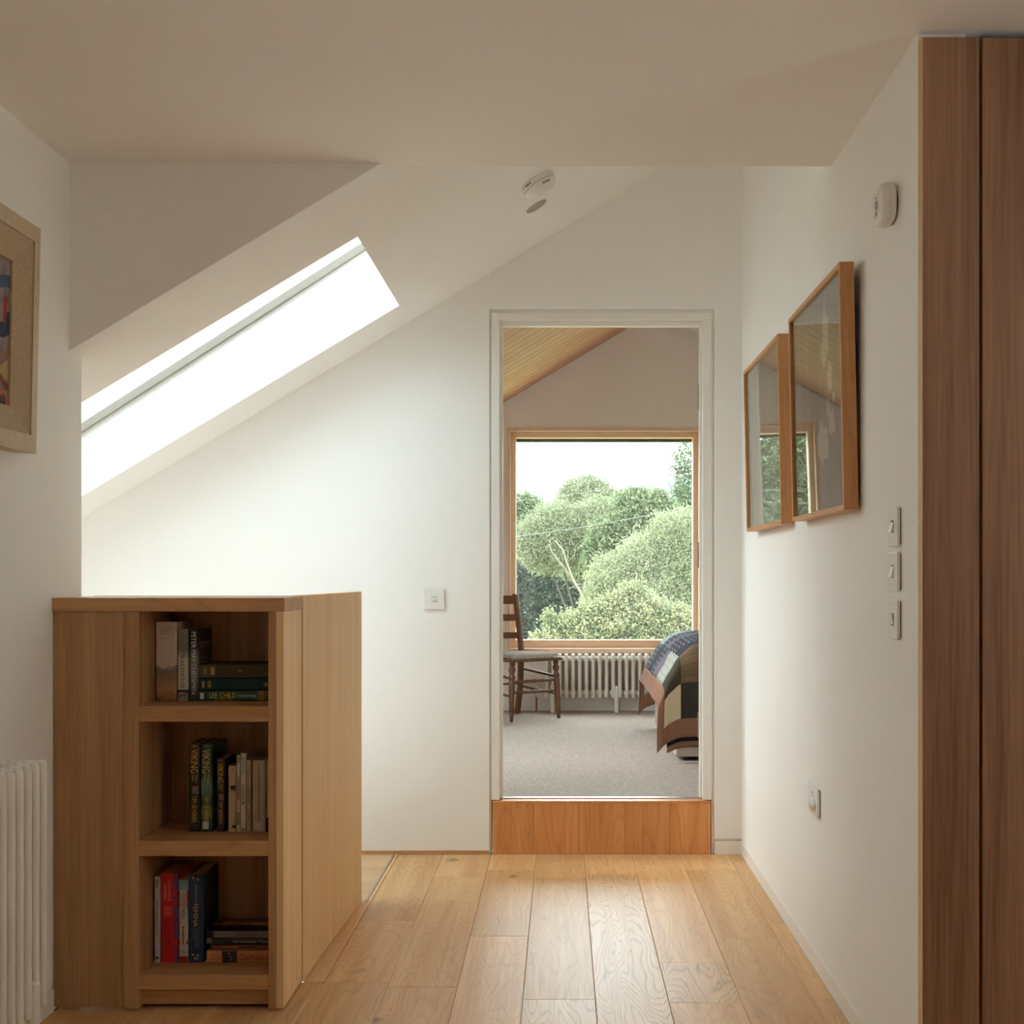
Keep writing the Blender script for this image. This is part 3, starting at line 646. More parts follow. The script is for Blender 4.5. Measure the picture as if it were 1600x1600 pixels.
up('book', 'white red and pale blue paperback with bold black title', 279, 293.7, 1375, 1502.5, 2, .13, bmat((186, 178, 172)), d3, group='books on the bottom shelf',
   bands=[(.88, 1, 0, 1, bmat((120, 156, 158))), (.66, .87, 0, .12, bmat((176, 30, 40))), (.66, .87, .84, 1, bmat((176, 30, 40))), (.5, .65, .84, 1, bmat((130, 166, 170))), (0, .075, 0, 1, bmat((150, 24, 34))), (.22, .26, 0, .15, bmat((176, 30, 40))), (.22, .26, .8, 1, bmat((176, 30, 40)))],
   texts=[('OUTSPOKEN', .17, .30, .40, 0, (18, 18, 18)), ('~9', .56, .22, .2, 0, (50, 46, 46)), ('W&N', .85, .04, .4, 0, (110, 104, 100))])
up('book', 'dark blue hardback with gold title and orange dots', 294.8, 318, 1367, 1505, 2, .155, bmat((22, 48, 76)), d3, hard=True, group='books on the bottom shelf',
   texts=[('FEMINA', .33, .26, .30, -.02, (214, 168, 110)), ('Janina Ramirez', .11, .20, .17, .0, (170, 176, 186)), ('A New History of the Middle\nAges, Through the Women\nWritten Out of It', .60, .25, .42, 0, (120, 130, 146)), ('W&N', .93, .04, .35, 0, (170, 170, 170))],
   dots=[(.3, .965, .0028, (230, 140, 50)), (.62, .945, .0028, (230, 140, 50)), (.3, .09, .0028, (230, 140, 50)), (.62, .085, .0028, (230, 140, 50))],
   cover_text=[('FEMINA', .5, .06, .25, .8, (60, 26, 22))])
z = SH[2]
m_co = grad_mat('peach_jacket', [(0, (196, 130, 86)), (1, (206, 140, 94))], nz=.1)
(_, z) = lying('book', 'peach orange paperback, lowest of the flat stack on bottom shelf', 323, 1504.5, 1486.5, z, .192, .128, m_co, d3, group='books lying on the bottom shelf',
   bands=[(.56, .78, 0, 1, bmat((26, 22, 22)))],
   texts=[('KATIE\nHICKMAN', .06, .18, .62, 0, (130, 70, 50)), ('Courtesans', .47, .42, .6, 0, (150, 40, 50))], dots=[(.75, .68, .0022, (180, 160, 140)), (.5, .66, .0022, (180, 160, 140)), (.25, .645, .0022, (180, 160, 140))])
m_r = grad_mat('rust_jacket', [(0, (110, 60, 40)), (.5, (160, 110, 70)), (1, (120, 50, 36))], nz=.4, scale=30)
(_, z) = lying('book', 'thin rust brown paperback above the peach one on bottom shelf', 330, 1486, 1478, z, .182, .125, m_r, d3+.012, group='books lying on the bottom shelf', texts=[('~8', .42, .25, .5, 0, (50, 30, 24))])
(_, z) = lying('book', 'thin black paperback with white lettering in bottom shelf stack', 322, 1478, 1466.5, z, .193, .128, bmat((20, 20, 24), .35), d3, group='books lying on the bottom shelf',
   texts=[('MANUEL PUIG', .14, .2, .3, 0, (80, 78, 80)), ('Kiss of the Spider Woman', .39, .52, .45, 0, (190, 186, 186))], bands=[(.92, .99, .3, 1, bmat((120, 100, 90)))])
m_sk = grad_mat('fire_jacket', [(0, (20, 14, 14)), (.35, (30, 20, 18)), (.5, (150, 74, 30)), (.6, (214, 170, 110)), (.7, (120, 50, 24)), (1, (24, 18, 18))], axis=1, nz=.9, scale=22, z0=0, z1=.13)
bkk, z = lying('book', 'black paperback with fiery cover lying on top of bottom shelf stack', 323, 1466, 1454.5, z, .192, .128, m_sk, d3, group='books lying on the bottom shelf',
   bands=[(.05, .9, .05, .9, bmat((110, 100, 100)))], texts=[('STEPHEN KING', .40, .33, .5, 0, (60, 56, 60))],
   )
# ================================================================== WARDROBE
wa = thing('wardrobe', 'tall oak wardrobe front, shade put into its colour, right of the white wall', 'wardrobe', (1.3, 2.9, 0))
M['litedge'] = wood('lit_edge_oak', lin(206, 164, 116), lin(224, 186, 138), 'z', .5)  # paler oak strip added to paint the light on the panel edge
obj('lit_edge_strip', box(XR+.0005, XR+.003, 2.747, 2.7705, .004, 2.296), M['litedge'], wa)
obj('end_panel', box(XR+.0031, .8745, 2.748, 2.7705, .004, 2.296), M['wardrobe'], wa, bevel=.0006, seg=1)
for a, b in ((.8805, 1.40), (1.405, 1.92), (1.925, 2.45)):
    obj('door', box(a, b, 2.746, 2.768, .012, 2.294), M['wardrobe'], wa, bevel=.0008, seg=1)
obj('carcass', box(.875, 2.49, 2.775, 3.35, 0, 2.28), M['dark'], wa)

# ================================================================== WALL FITTINGS
def plate_switch(label, c, normal, w_, h_, rockers, group=None, extra=None):
    "c on the wall; normal '-x' or '-y'"
    t = thing('light_switch', label, 'switch', c, group)
    def mk(name, u0, u1, v0, v1, t0, t1, mat, bev=0., parent=t, tilt=0.):
        if normal == '-x': b = box(c[0]-t1, c[0]-t0, c[1]+u0, c[1]+u1, c[2]+v0, c[2]+v1)
        else: b = box(c[0]+u0, c[0]+u1, c[1]-t1, c[1]-t0, c[2]+v0, c[2]+v1)
        if tilt:
            for v in b.verts:
                f = (v.co.z-c[2]-v0)/(v1-v0)
                s = tilt*(.5-f)
                if normal == '-x' and v.co.x < c[0]-(t0+t1)/2: v.co.x -= s
                if normal == '-y' and v.co.y < c[1]-(t0+t1)/2: v.co.y -= s
        return obj(name, b, mat, parent, bevel=bev)
    mk('back_box', -w_/2+.004, w_/2-.004, -h_/2+.004, h_/2-.004, 0, .003, M['darkplastic'])
    pl = mk('plate', -w_/2, w_/2, -h_/2, h_/2, .002, .0095, M['plastic'], .0025)
    for (u, v, rw, rh, tl) in rockers:
        mk('rocker', u-rw/2, u+rw/2, v-rh/2, v+rh/2, .0092, .0125, M['plastic'], .0006, tilt=tl, parent=pl)
        mk('rocker_slot', u-rw/2-.001, u+rw/2+.001, v-rh/2-.001, v+rh/2+.001, .0091, .0098, M['lcd'], parent=pl)
    return t
cs = at(678.5, 936, YW)
plate_switch('square white double light switch left of the doorway', (cs.x, YW, cs.z), '-y', .087, .087, [(-.0055, .0, .0085, .0155, .006), (.0055, .0, .0085, .0155, .006)])
Ys = 2.952
for yy, lb, tl in ((823, 'top of the three white light switches beside the wardrobe', .007), (893, 'middle of the three white light switches beside the wardrobe', .006), (967.5, 'bottom of the three white light switches beside the wardrobe', -.006)):
    plate_switch(lb, (XR, Ys, EYE-(yy-PY)*Ys/F), '-x', .088, .0875, [(0, 0, .024, .026, tl)], 'three light switches beside the wardrobe')
dd = 3.889
zc = EYE-(1250-PY)*dd/F
nl = plate_switch('double-width white wall plate with dome sensor low on the right wall', (XR, dd, zc), '-x', .150, .087, [(.012, .012, .022, .02, .006)])
nl.name = 'sensor_plate'; nl['category'] = 'wall plate'; ROOT['sensor_plate'] = ROOT['light_switch.004'] if 'light_switch.004' in ROOT else Matrix.Translation((XR, dd, zc))
bm = bmesh.new(); bmesh.ops.create_uvsphere(bm, u_segments=24, v_segments=12, radius=1)
for v in bm.verts: v.co = Vector((XR-.009+v.co.x*.016, dd-.016+v.co.y*.036, zc-.009+v.co.z*.021))
obj('dome_sensor', bm, M['plastic'], nl, smooth=True)

# carbon monoxide alarm on the right wall
cy, cz_ = 2.975, EYE-(321-PY)*2.975/F
al = thing('carbon_monoxide_alarm', 'rounded white wall alarm with small grey display above the switches', 'alarm', (XR, cy, cz_))
obj('mount', lathe(bmesh.new(), [(0, .038), (.006, .038)], (XR, cy, cz_), Vector((-1, 0, 0)), 28), M['darkplastic'], al, smooth=False)
def superbody(x0, prof, sy, sz_, n=3.2, seg=36):
    bm = bmesh.new(); rings = []
    for t, s in prof:
        ring = []
        for k in range(seg):
            a = 2*math.pi*k/seg; ca, sa = math.cos(a), math.sin(a)
            rr = (abs(ca)**n+abs(sa)**n)**(-1/n)
            ring.append(bm.verts.new((x0-t, cy+ca*rr*sy*s, cz_+sa*rr*sz_*s)))
        rings.append(ring)
    for a, b in zip(rings, rings[1:]):
        for k in range(seg): bm.faces.new((a[k], a[(k+1) % seg], b[(k+1) % seg], b[k]))
    bm.faces.new(rings[0][::-1]); bm.faces.new(rings[-1])
    return bm
obj('body', superbody(XR, [(.005, .90), (.008, .98), (.018, 1.0), (.0185, .985), (.019, 1.0), (.028, .99), (.034, .95), (.038, .86), (.0395, .74)], .051, .046), M['plastic'], al, smooth=True)
obj('face_plate', superbody(XR-.0393, [(0, .62), (.0012, .60)], .047, .046), M['plastic'], al)
obj('display', box(XR-.0412, XR-.0402, cy-.012, cy+.008, cz_-.010, cz_+.008), M['lcd'], al)
for zz in (-.017, -.023, .016): obj('button', box(XR-.0413, XR-.040, cy-.010, cy+.006, cz_+zz-.0012, cz_+zz+.0012), M['lcd'], al)

# smoke alarm and small disc on the slope
nrm = Vector((SL, 0, -1)).normalized()
pb = Vector((-.089, 4.629, 0)); pb.z = sz(pb.x)
sm = thing('smoke_alarm', 'round white smoke alarm fixed to the sloping ceiling', 'smoke alarm', pb)
obj('base', lathe(bmesh.new(), [(0, .062), (.002, .064), (.014, .064), (.017, .060), (.019, .052)], pb, nrm, 36), M['plastic'], sm, smooth=False)
obj('body', lathe(bmesh.new(), [(.018, .052), (.020, .060), (.026, .061), (.034, .057), (.044, .044), (.0455, .042), (.046, .040), (.050, .036), (.052, .030)], pb, nrm, 36), M['plastic'], sm, smooth=True)
tan = Vector((1, 0, SL)).normalized()
for a in (-.75, -.9, -1.05):
    dirv = (tan*math.cos(a+math.pi)+Vector((0, 1, 0))*math.sin(a)).normalized()
    q = pb+nrm*.009+dirv*.0635
    obj('vent', lathe(bmesh.new(), [(0, .003), (.0012, .003)], q, dirv, 8), M['darkplastic'], sm)
dirv = (tan*.35-Vector((0, 1, 0))*.94).normalized()
q = pb+nrm*.033+dirv*.0565
bm = bmesh.new()
for a in np.linspace(-.02, .02, 2): pass
e1 = nrm.cross(dirv).normalized()
vv = [q+e1*sx*.015+nrm*sy_*.0035+dirv*o_ for o_ in (0, .003) for sx in (-1, 1) for sy_ in (-1, 1)]
vs_ = [bm.verts.new(v) for v in vv]
for f in ((0, 1, 3, 2), (4, 6, 7, 5), (0, 4, 5, 1), (2, 3, 7, 6), (0, 2, 6, 4), (1, 5, 7, 3)): bm.faces.new([vs_[i] for i in f])
obj('test_button', bm, plain('grey_button', (.35, .33, .30, 1), .4, noise=.03), sm)
pd = Vector((-.096, 4.93, 0)); pd.z = sz(pd.x)
dc = obj('ceiling_disc', lathe(bmesh.new(), [(0, .0435), (.0022, .0435), (.003, .0425)], pd, nrm, 36), plain('taupe_disc', (.42, .36, .30, 1), .6, noise=.03))
tag(dc, 'flat taupe disc set on the sloping ceiling just below smoke alarm', 'disc')

# ================================================================== PICTURES ON THE RIGHT WALL
def art_mat(name, base, light, streak, scale, thr):
    m, n, l, b = new_mat(name)
    tc = n.new('ShaderNodeTexCoord'); mp = n.new('ShaderNodeMapping'); mp.inputs['Scale'].default_value = streak
    l.new(tc.outputs['Object'], mp.inputs['Vector'])
    t = n.new('ShaderNodeTexNoise'); t.inputs['Scale'].default_value = scale; t.inputs['Detail'].default_value = 6; t.inputs['Distortion'].default_value = .6
    l.new(mp.outputs[0], t.inputs['Vector'])
    r = n.new('ShaderNodeValToRGB'); r.color_ramp.elements[0].position = thr; r.color_ramp.elements[1].position = thr+.05
    r.color_ramp.elements[0].color = base; r.color_ramp.elements[1].color = light
    l.new(t.outputs['Fac'], r.inputs['Fac']); l.new(r.outputs['Color'], b.inputs['Base Color']); b.inputs['Roughness'].default_value = .8
    return m
def picture(label, y0, y1, z0, z1, xb, art):
    T = .037; fw = .0135; lean = math.radians(1.15)
    t = thing('framed_picture', label, 'picture', (xb, (y0+y1)/2, z0), 'two framed pictures on the right wall')
    t.rotation_euler = (0, -lean, 0); ROOT[t.name] = Matrix.Translation((xb, (y0+y1)/2, z0))
    x0, x1 = xb-T, xb
    obj('frame_side', box(x0, x1, y0, y0+fw, z0, z1), M['oakframe'], t, bevel=.0008, seg=1)
    obj('frame_side', box(x0, x1, y1-fw, y1, z0, z1), M['oakframe'], t, bevel=.0008, seg=1)
    obj('frame_rail', box(x0, x1, y0+fw, y1-fw, z0, z0+fw), M['oakframey'], t, bevel=.0008, seg=1)
    obj('frame_rail', box(x0, x1, y0+fw, y1-fw, z1-fw, z1), M['oakframey'], t, bevel=.0008, seg=1)
    t['_p'] = obj('print', box(x0+.014, x1-.004, y0+fw, y1-fw, z0+fw, z1-fw), art, t).name
    obj('glazing', box(x0+.007, x0+.009, y0+fw, y1-fw, z0+fw, z1-fw), M['picglass'], t)
    return t
pn = picture('oak framed dark grey picture with white brush strokes, nearer the wardrobe', 3.294, 4.036, 1.334, 1.957, .7455, art_mat('grey_brushed_print', lin(104, 98, 92), lin(126, 120, 112), (1, 9, 1.5), 1.4, .5))
pf = picture('oak framed pale streaked picture, nearer the doorway', 4.238, 5.035, 1.335, 1.950, .7455, art_mat('pale_streaked_print', lin(168, 162, 152), lin(186, 182, 172), (1, 7, .8), 1.6, .5))
# white brush strokes on the near print
WS = plain('white_brush_paint', lin(186, 178, 168), .8, noise=.15, nscale=80)
rng = random.Random(3)
for (yc_, zc_, hw, hh) in ((3.55, 1.83, .03, .09), (3.50, 1.70, .022, .05), (3.58, 1.77, .02, .05), (3.53, 1.62, .016, .03), (3.49, 1.575, .03, .045), (3.60, 1.53, .05, .075), (3.46, 1.64, .012, .02)):
    n_ = 16; V = []
    for k in range(n_):
        a = 2*math.pi*k/n_; rr = rng.uniform(.55, 1.0)
        V.append((.7455-.037+.0135, yc_+math.cos(a)*hw*1.9*rr+.1*(math.sin(a)*hh*.3), zc_+math.sin(a)*hh*rr))
    pyobj('brush_stroke', V, [list(range(n_))], WS, bpy.data.objects[pn['_p']])

del pn['_p'], pf['_p']
# ================================================================== PAINTING ON THE LEFT WALL
pt = thing('framed_painting', 'townscape painting in a wide cream wooden frame on the left wall', 'painting', (XL+.004, 2.9, 1.474))
pt.rotation_euler = (0, math.radians(1.2), 0); ROOT[pt.name] = Matrix.Translation((XL+.004, 2.9, 1.474))
CF = plain('cream_painted_frame', lin(196, 178, 148), .6, noise=.08, nscale=40, bump=.2, bscale=120)
CFL = plain('cream_linen_slip', lin(182, 162, 132), .85, noise=.12, nscale=160, bump=.5, bscale=300)
x0 = XL+.004; y0, y1, z0, z1 = 2.50, 3.284, 1.474, 2.036
a_, b_ = .05, .125
def frame_bar(name, side, o0, o1, xi0, xi1, mat):
    "mitred bar; o0/o1 outer and inner inset, xi0/xi1 front height at outer and inner edge"
    A = {'r': ((y1-o0, z0+o0), (y1-o0, z1-o0), (y1-o1, z1-o1), (y1-o1, z0+o1)), 'l': ((y0+o0, z1-o0), (y0+o0, z0+o0), (y0+o1, z0+o1), (y0+o1, z1-o1)),
         't': ((y1-o0, z1-o0), (y0+o0, z1-o0), (y0+o1, z1-o1), (y1-o1, z1-o1)), 'b': ((y0+o0, z0+o0), (y1-o0, z0+o0), (y1-o1, z0+o1), (y0+o1, z0+o1))}[side]
    V = [(x0, y, z) for y, z in A]+[(x0+(xi0 if i < 2 else xi1), y, z) for i, (y, z) in enumerate(A)]
    bm = bmesh.new(); v = [bm.verts.new(p) for p in V]
    for f in ((0, 1, 2, 3), (4, 5, 6, 7), (0, 1, 5, 4), (1, 2, 6, 5), (2, 3, 7, 6), (3, 0, 4, 7)): bm.faces.new([v[i] for i in f])
    return obj(name, bm, mat, pt)
for s in 'rltb':
    frame_bar('frame_bar', s, 0, .042, .046, .050, CF); frame_bar('slip_bar', s, .0425, .105, .046, .022, CFL)
cv = obj('canvas', box(x0, x0+.016, y0+.1, y1-.1, z0+.1, z1-.1), art_mat('mauve_sky_paint', lin(150, 128, 122), lin(120, 110, 124), (1, 5, 5), 3., .48), pt)
def paint(col, pts):
    V = []
    for px, py in pts:
        d = (1.366-.022)*F/(PX-px); V.append((x0+.0166, d, EYE-(py-PY)*d/F))
    pyobj('paint_patch', V, [list(range(len(V)))], bmat(col, .6), cv)
for col, pts in (((44, 66, 104), [(4, 378), (8, 374), (13, 384), (13, 396), (6, 400), (1, 394)]), ((52, 74, 110), [(-30, 436), (0, 428), (16, 432), (20, 446), (18, 456), (6, 448), (-30, 452)]),
                 ((150, 44, 30), [(2, 462), (8, 462), (6, 506), (1, 506)]), ((26, 40, 78), [(-40, 500), (4, 502), (8, 486), (18, 490), (21, 506), (14, 520), (4, 527), (-40, 520)]),
                 ((150, 100, 70), [(-50, 590), (2, 552), (20, 530), (20, 540), (4, 562), (-50, 606)]), ((180, 150, 100), [(-50, 620), (-50, 612), (4, 566), (12, 560), (12, 592), (0, 600)]),
                 ((32, 70, 50), [(13, 552), (18, 546), (20, 566), (19, 590), (13, 586), (11, 568)]), ((130, 54, 50), [(-50, 560), (0, 584), (16, 608), (14, 616), (-2, 596), (-50, 580)]),
                 ((176, 104, 72), [(-50, 630), (-4, 602), (12, 620), (16, 664), (-50, 668)]), ((24, 48, 66), [(-2, 620), (4, 614), (8, 622), (7, 642), (-1, 642)]),
                 ((50, 34, 60), [(-50, 645), (-4, 645), (6, 648), (6, 668), (-50, 668)]), ((96, 50, 70), [(10, 636), (18, 640), (19, 668), (11, 668)]),
                 ((36, 60, 100), [(-120, 420), (-60, 410), (-50, 470), (-110, 480)]), ((160, 60, 44), [(-120, 520), (-70, 500), (-60, 560), (-110, 580)])):
    paint(col, pts)

# ================================================================== RADIATORS
def column_radiator(label, origin, along, normal, n, height, depth, pitch=.046, zb=.1, feet=(), legh=None):
    "row of enamelled column sections; origin is the first section's wall side on the floor"
    o_ = Vector(origin); al_ = Vector(along); nm = Vector(normal)
    t = thing('column_radiator', label, 'radiator', origin)
    r = .0125; ins = .016; rows = [.014, depth-.014] if depth < .08 else [.014, depth/2, depth-.014]
    first = None
    for k in range(n):
        c = o_+al_*(pitch*k)
        if first is None:
            bm = bmesh.new()
            for q in rows:
                p = c+nm*q
                tube(bm, [p+Vector((0, 0, zb+h)) for h in (0, .006, .018, height-.018, height-.006, height)], [r*.66, r*.93, r, r, r*.93, r*.66], 12)
            for zz in (zb+.035, zb+height-.035):
                tube(bm, [c+nm*(rows[0])+Vector((0, 0, zz)), c+nm*(rows[-1])+Vector((0, 0, zz))], .021, 12)
                tube(bm, [c-al_*pitch/2+nm*depth/2+Vector((0, 0, zz)), c+al_*pitch/2+nm*depth/2+Vector((0, 0, zz))], .017, 12)
            for sgn in (zb+.012, zb+height-.012):
                tube(bm, [c+nm*rows[0]+Vector((0, 0, sgn)), c+nm*rows[-1]+Vector((0, 0, sgn))], .011, 10)
            first = obj('column_section', bm, M['rad'], t, smooth=True)
        else:
            s = first.copy(); C.objects.link(s); s.location = al_*(pitch*k)
    for k in feet:
        c = o_+al_*(pitch*k); bm = bmesh.new()
        p = c+nm*(depth-.006)
        tube(bm, [p, p+Vector((0, 0, zb+.075)), p+Vector((0, 0, zb+.085))], [.0145, .0145, .007], 10)
        p = c+nm*.014
        tube(bm, [p, p+Vector((0, 0, zb+.08))], .0145, 10)
        obj('foot', bm, M['rad'], t, smooth=False)
    return t
column_radiator('tall white column radiator on the left wall beside the bookcase', (XL+.030, 3.15, 0), (0, -1, 0), (1, 0, 0), 20, .592, .1015, zb=.133, feet=(1.5, 16.5))
br = column_radiator('low white column radiator under the bedroom window', (at(874.5, 0, 9.03).x-.046*2, YB1-.035, BF), (1, 0, 0), (0, -1, 0), 26, .302, .1, zb=.098, feet=(1.5-.6, 10.5, 21.5))
pxp = at(838, 1100, YB1-.06)
bm = tube(bmesh.new(), [(pxp.x, pxp.y, BF), (pxp.x, pxp.y, BF+.11)], .0055, 8); obj('pipe', bm, M['copper'], br)
bm = tube(bmesh.new(), [(pxp.x, pxp.y, BF+.10), (pxp.x, pxp.y, BF+.17)], .012, 10); tube(bm, [(pxp.x, pxp.y, BF+.13), (pxp.x+.05, pxp.y, BF+.13)], .008, 10)
obj('valve', bm, M['rad'], br)

# ================================================================== CHAIR
ang = math.atan2(.23, .295)
ch = thing('dining_chair', 'dark wooden ladder-back chair with studded grey seat beside the bedroom window', 'chair', (-.1725, 8.535, BF), rz=ang)
W2, DP, SHH = .187, .37, .395
turn = [(0, .011), (.03, .013), (.055, .0165), (.062, .018), (.066, .013), (.072, .0175), (.10, .0165), (.20, .0205), (.262, .0215), (.268, .017), (.275, .0215), (.29, .0225), (.30, .017), (.312, .014), (.318, .02), (.325, .0205), (.338, .0235), (.35, .019), (.357, .015), (.364, .019), (.372, .019), (SHH-.01, .017)]
for sx in (-1, 1):
    top = Vector((sx*W2*.94, .014, 0)); base = Vector((sx*W2*1.03, 0, 0))
    axv = Vector((top.x-base.x, top.y-base.y, SHH)).normalized()
    obj('leg', lathe(bmesh.new(), turn, base, axv, 16), M['chair'], ch, local=True, smooth=True)
    bxk = sx*W2*.83
    bm = bmesh.new()
    pts = [(bxk, DP+.045, 0), (bxk, DP+.012, .18), (bxk, DP, SHH-.02), (bxk, DP, SHH+.05), (bxk, DP+.03, .62), (bxk, DP+.068, .815)]
    rng_ = []
    for p in pts:
        rng_.append([bm.verts.new((p[0]+dx, p[1]+dy, p[2])) for dx, dy in ((-.014, -.019), (.014, -.019), (.014, .019), (-.014, .019))])
    for a, b in zip(rng_, rng_[1:]):
        for k in range(4): bm.faces.new((a[k], a[(k+1) % 4], b[(k+1) % 4], b[k]))
    bm.faces.new(rng_[0][::-1]); bm.faces.new(rng_[-1])
    obj('back_post', bm, M['chair'], ch, local=True, bevel=.005)
def backy(z): return np.interp(z, [SHH+.05, .62, .815], [DP, DP+.03, DP+.068])
for zc_, hh in ((.775, .058), (.655, .045), (.535, .042)):
    bm = bmesh.new(); n_ = 9; rows_ = []
    for k in range(n_):
        t = k/(n_-1); x = -W2*.83+t*W2*1.66; bow = .018*math.sin(math.pi*t)
        rows_.append([bm.verts.new((x, backy(zc_+s*hh/2)+bow+o, zc_+s*hh/2)) for s, o in ((-1, -.007), (1, -.007), (1, .007), (-1, .007))])
    for a, b in zip(rows_, rows_[1:]):
        for k in range(4): bm.faces.new((a[k], a[(k+1) % 4], b[(k+1) % 4], b[k]))
    bm.faces.new(rows_[0][::-1]); bm.faces.new(rows_[-1])
    obj('back_slat', bm, M['chairx'], ch, local=True)
obj('seat_frame', prism_z([(-W2-.02, -.022), (W2+.02, -.022), (W2*.83+.016, DP+.012), (-W2*.83-.016, DP+.012)], SHH-.013, SHH+.008), M['chairx'], ch, local=True, bevel=.004)
# padded seat
bm = bmesh.new(); n_ = 22; G = []
for i in range(n_+1):
    for j in range(n_+1):
        u, v = i/n_*2-1, j/n_*2-1
        hw = W2+.014-(W2*.17)*(v+1)/2
        edge = max(abs(u), abs(v)); h = .030*(1-edge**4)**.5+.006
        G.append(bm.verts.new((u*hw, -.016+(v+1)/2*(DP+.016), SHH+.006+h)))
for i in range(n_):
    for j in range(n_):
        a = i*(n_+1)+j; bm.faces.new((G[a], G[a+n_+1], G[a+n_+2], G[a+1]))
SEATM = plain('grey_woven_seat', lin(126, 116, 106), .95, noise=.4, nscale=110, bump=1., bscale=160, spec=.1)
seat_ = obj('seat', bm, SEATM, ch, local=True, smooth=True)
for k in range(14):
    u = -1+2*k/13
    for p in ((u*(W2+.012), -.018), ):
        obj('stud', lathe(bmesh.new(), [(0, .0035), (.0012, .003), (.002, .001)], (p[0], p[1], SHH+.012), Vector((0, -1, .3)), 8), M['metal'], seat_, local=True)
def rung(p, q, turned=False):
    p, q = Vector(p), Vector(q); L = q-p
    ts = [0, .1, .3, .5, .7, .9, 1]; rs = [.006, .0075, .009, .0095, .009, .0075, .006]
    if turned: ts = [0, .3, .36, .38, .42, .46, .5, .54, .58, .62, .64, .7, 1]; rs = [.0075, .010, .011, .007, .012, .009, .0135, .009, .012, .007, .011, .010, .0075]
    obj('stretcher', tube(bmesh.new(), [p+L*t for t in ts], rs, 10), M['chairx'], ch, local=True, smooth=True)
for z in (.265, .195): rung((-W2, .005, z-.01), (W2, .005, z-.01), True)
for sx in (-1, 1):
    rung((sx*W2, .008, .275), (sx*W2*.83, DP, .31)); rung((sx*W2, .004, .16), (sx*W2*.83, DP+.02, .19))
rung((-W2*.83, DP+.012, .21), (W2*.83, DP+.012, .21))

# ================================================================== BED AND QUILT
BX, BY0, BY1, BT = .565, 6.65, 8.13, .815
bed = thing('bed', 'divan bed with pale fabric base standing in from the right bedroom wall', 'bed', (1.5, 7.4, BF))
DIV = plain('oatmeal_divan_fabric', lin(196, 184, 168), .95, noise=.08, nscale=200, bump=.4, bscale=500, spec=.1)
obj('base', box(BX+.01, 2.48, BY0+.01, BY1-.01, BF+.02, BF+.33), DIV, bed, bevel=.015, seg=3)
obj('mattress', box(BX+.04, 2.48, BY0+.025, BY1-.025, BF+.332, BT-.05), plain('white_mattress', lin(214, 208, 198), .9, noise=.03), bed, bevel=.11, seg=5)
for xx in (.95, 1.55): obj('base_seam', box(xx, xx+.004, BY0+.008, BY0+.011, BF+.03, BF+.32), plain('seam_shadow', lin(120, 110, 98), .9, noise=.05), bed)
for xx in (BX+.08, 2.3):
    for yy in (BY0+.08, BY1-.08): obj('foot', lathe(bmesh.new(), [(0, .022), (.021, .025)], (xx, yy, BF), Vector((0, 0, 1)), 12), M['darkplastic'], bed)

def fabric(name, col, stripes=None, sc=60., check=None, rough=.9):
    m, n, l, b = new_mat(name); uv = n.new('ShaderNodeUVMap'); uv.uv_map = 'UVMap'
    b.inputs['Roughness'].default_value = rough; b.inputs['Specular IOR Level'].default_value = .15
    t = n.new('ShaderNodeTexNoise'); t.inputs['Scale'].default_value = 180; t.inputs['Detail'].default_value = 2; l.new(uv.outputs[0], t.inputs['Vector'])
    r = n.new('ShaderNodeValToRGB'); r.color_ramp.elements[0].position = .35; r.color_ramp.elements[1].position = .65
    r.color_ramp.elements[0].color = tuple(c*.8 for c in lin(*col)[:3])+(1,); r.color_ramp.elements[1].color = tuple(min(1, c*1.2) for c in lin(*col)[:3])+(1,)
    l.new(t.outputs['Fac'], r.inputs['Fac']); colr = r.outputs['Color']
    def stripe(axis, colour, freq, width, amt, src):
        sp = n.new('ShaderNodeSeparateXYZ'); l.new(uv.outputs[0], sp.inputs[0])
        mu = n.new('ShaderNodeMath'); mu.operation = 'MULTIPLY'; mu.inputs[1].default_value = freq; l.new(sp.outputs[axis], mu.inputs[0])
        frn = n.new('ShaderNodeMath'); frn.operation = 'FRACT'; l.new(mu.outputs[0], frn.inputs[0])
        lt = n.new('ShaderNodeMath'); lt.operation = 'LESS_THAN'; lt.inputs[1].default_value = width; l.new(frn.outputs[0], lt.inputs[0])
        am = n.new('ShaderNodeMath'); am.operation = 'MULTIPLY'; am.inputs[1].default_value = amt; l.new(lt.outputs[0], am.inputs[0])
        mx = n.new('ShaderNodeMix'); mx.data_type = 'RGBA'; mx.inputs['B'].default_value = lin(*colour)
        l.new(am.outputs[0], mx.inputs['Factor']); l.new(src, mx.inputs['A']); return mx.outputs['Result']
    for (ax, c2, fq, wd_, am) in (stripes or ()): colr = stripe(ax, c2, fq, wd_, am, colr)
    l.new(colr, b.inputs['Base Color'])
    bp = n.new('ShaderNodeBump'); bp.inputs['Strength'].default_value = .4; bp.inputs['Distance'].default_value = .003; l.new(t.outputs['Fac'], bp.inputs['Height']); l.new(bp.outputs['Normal'], b.inputs['Normal'])
    return m
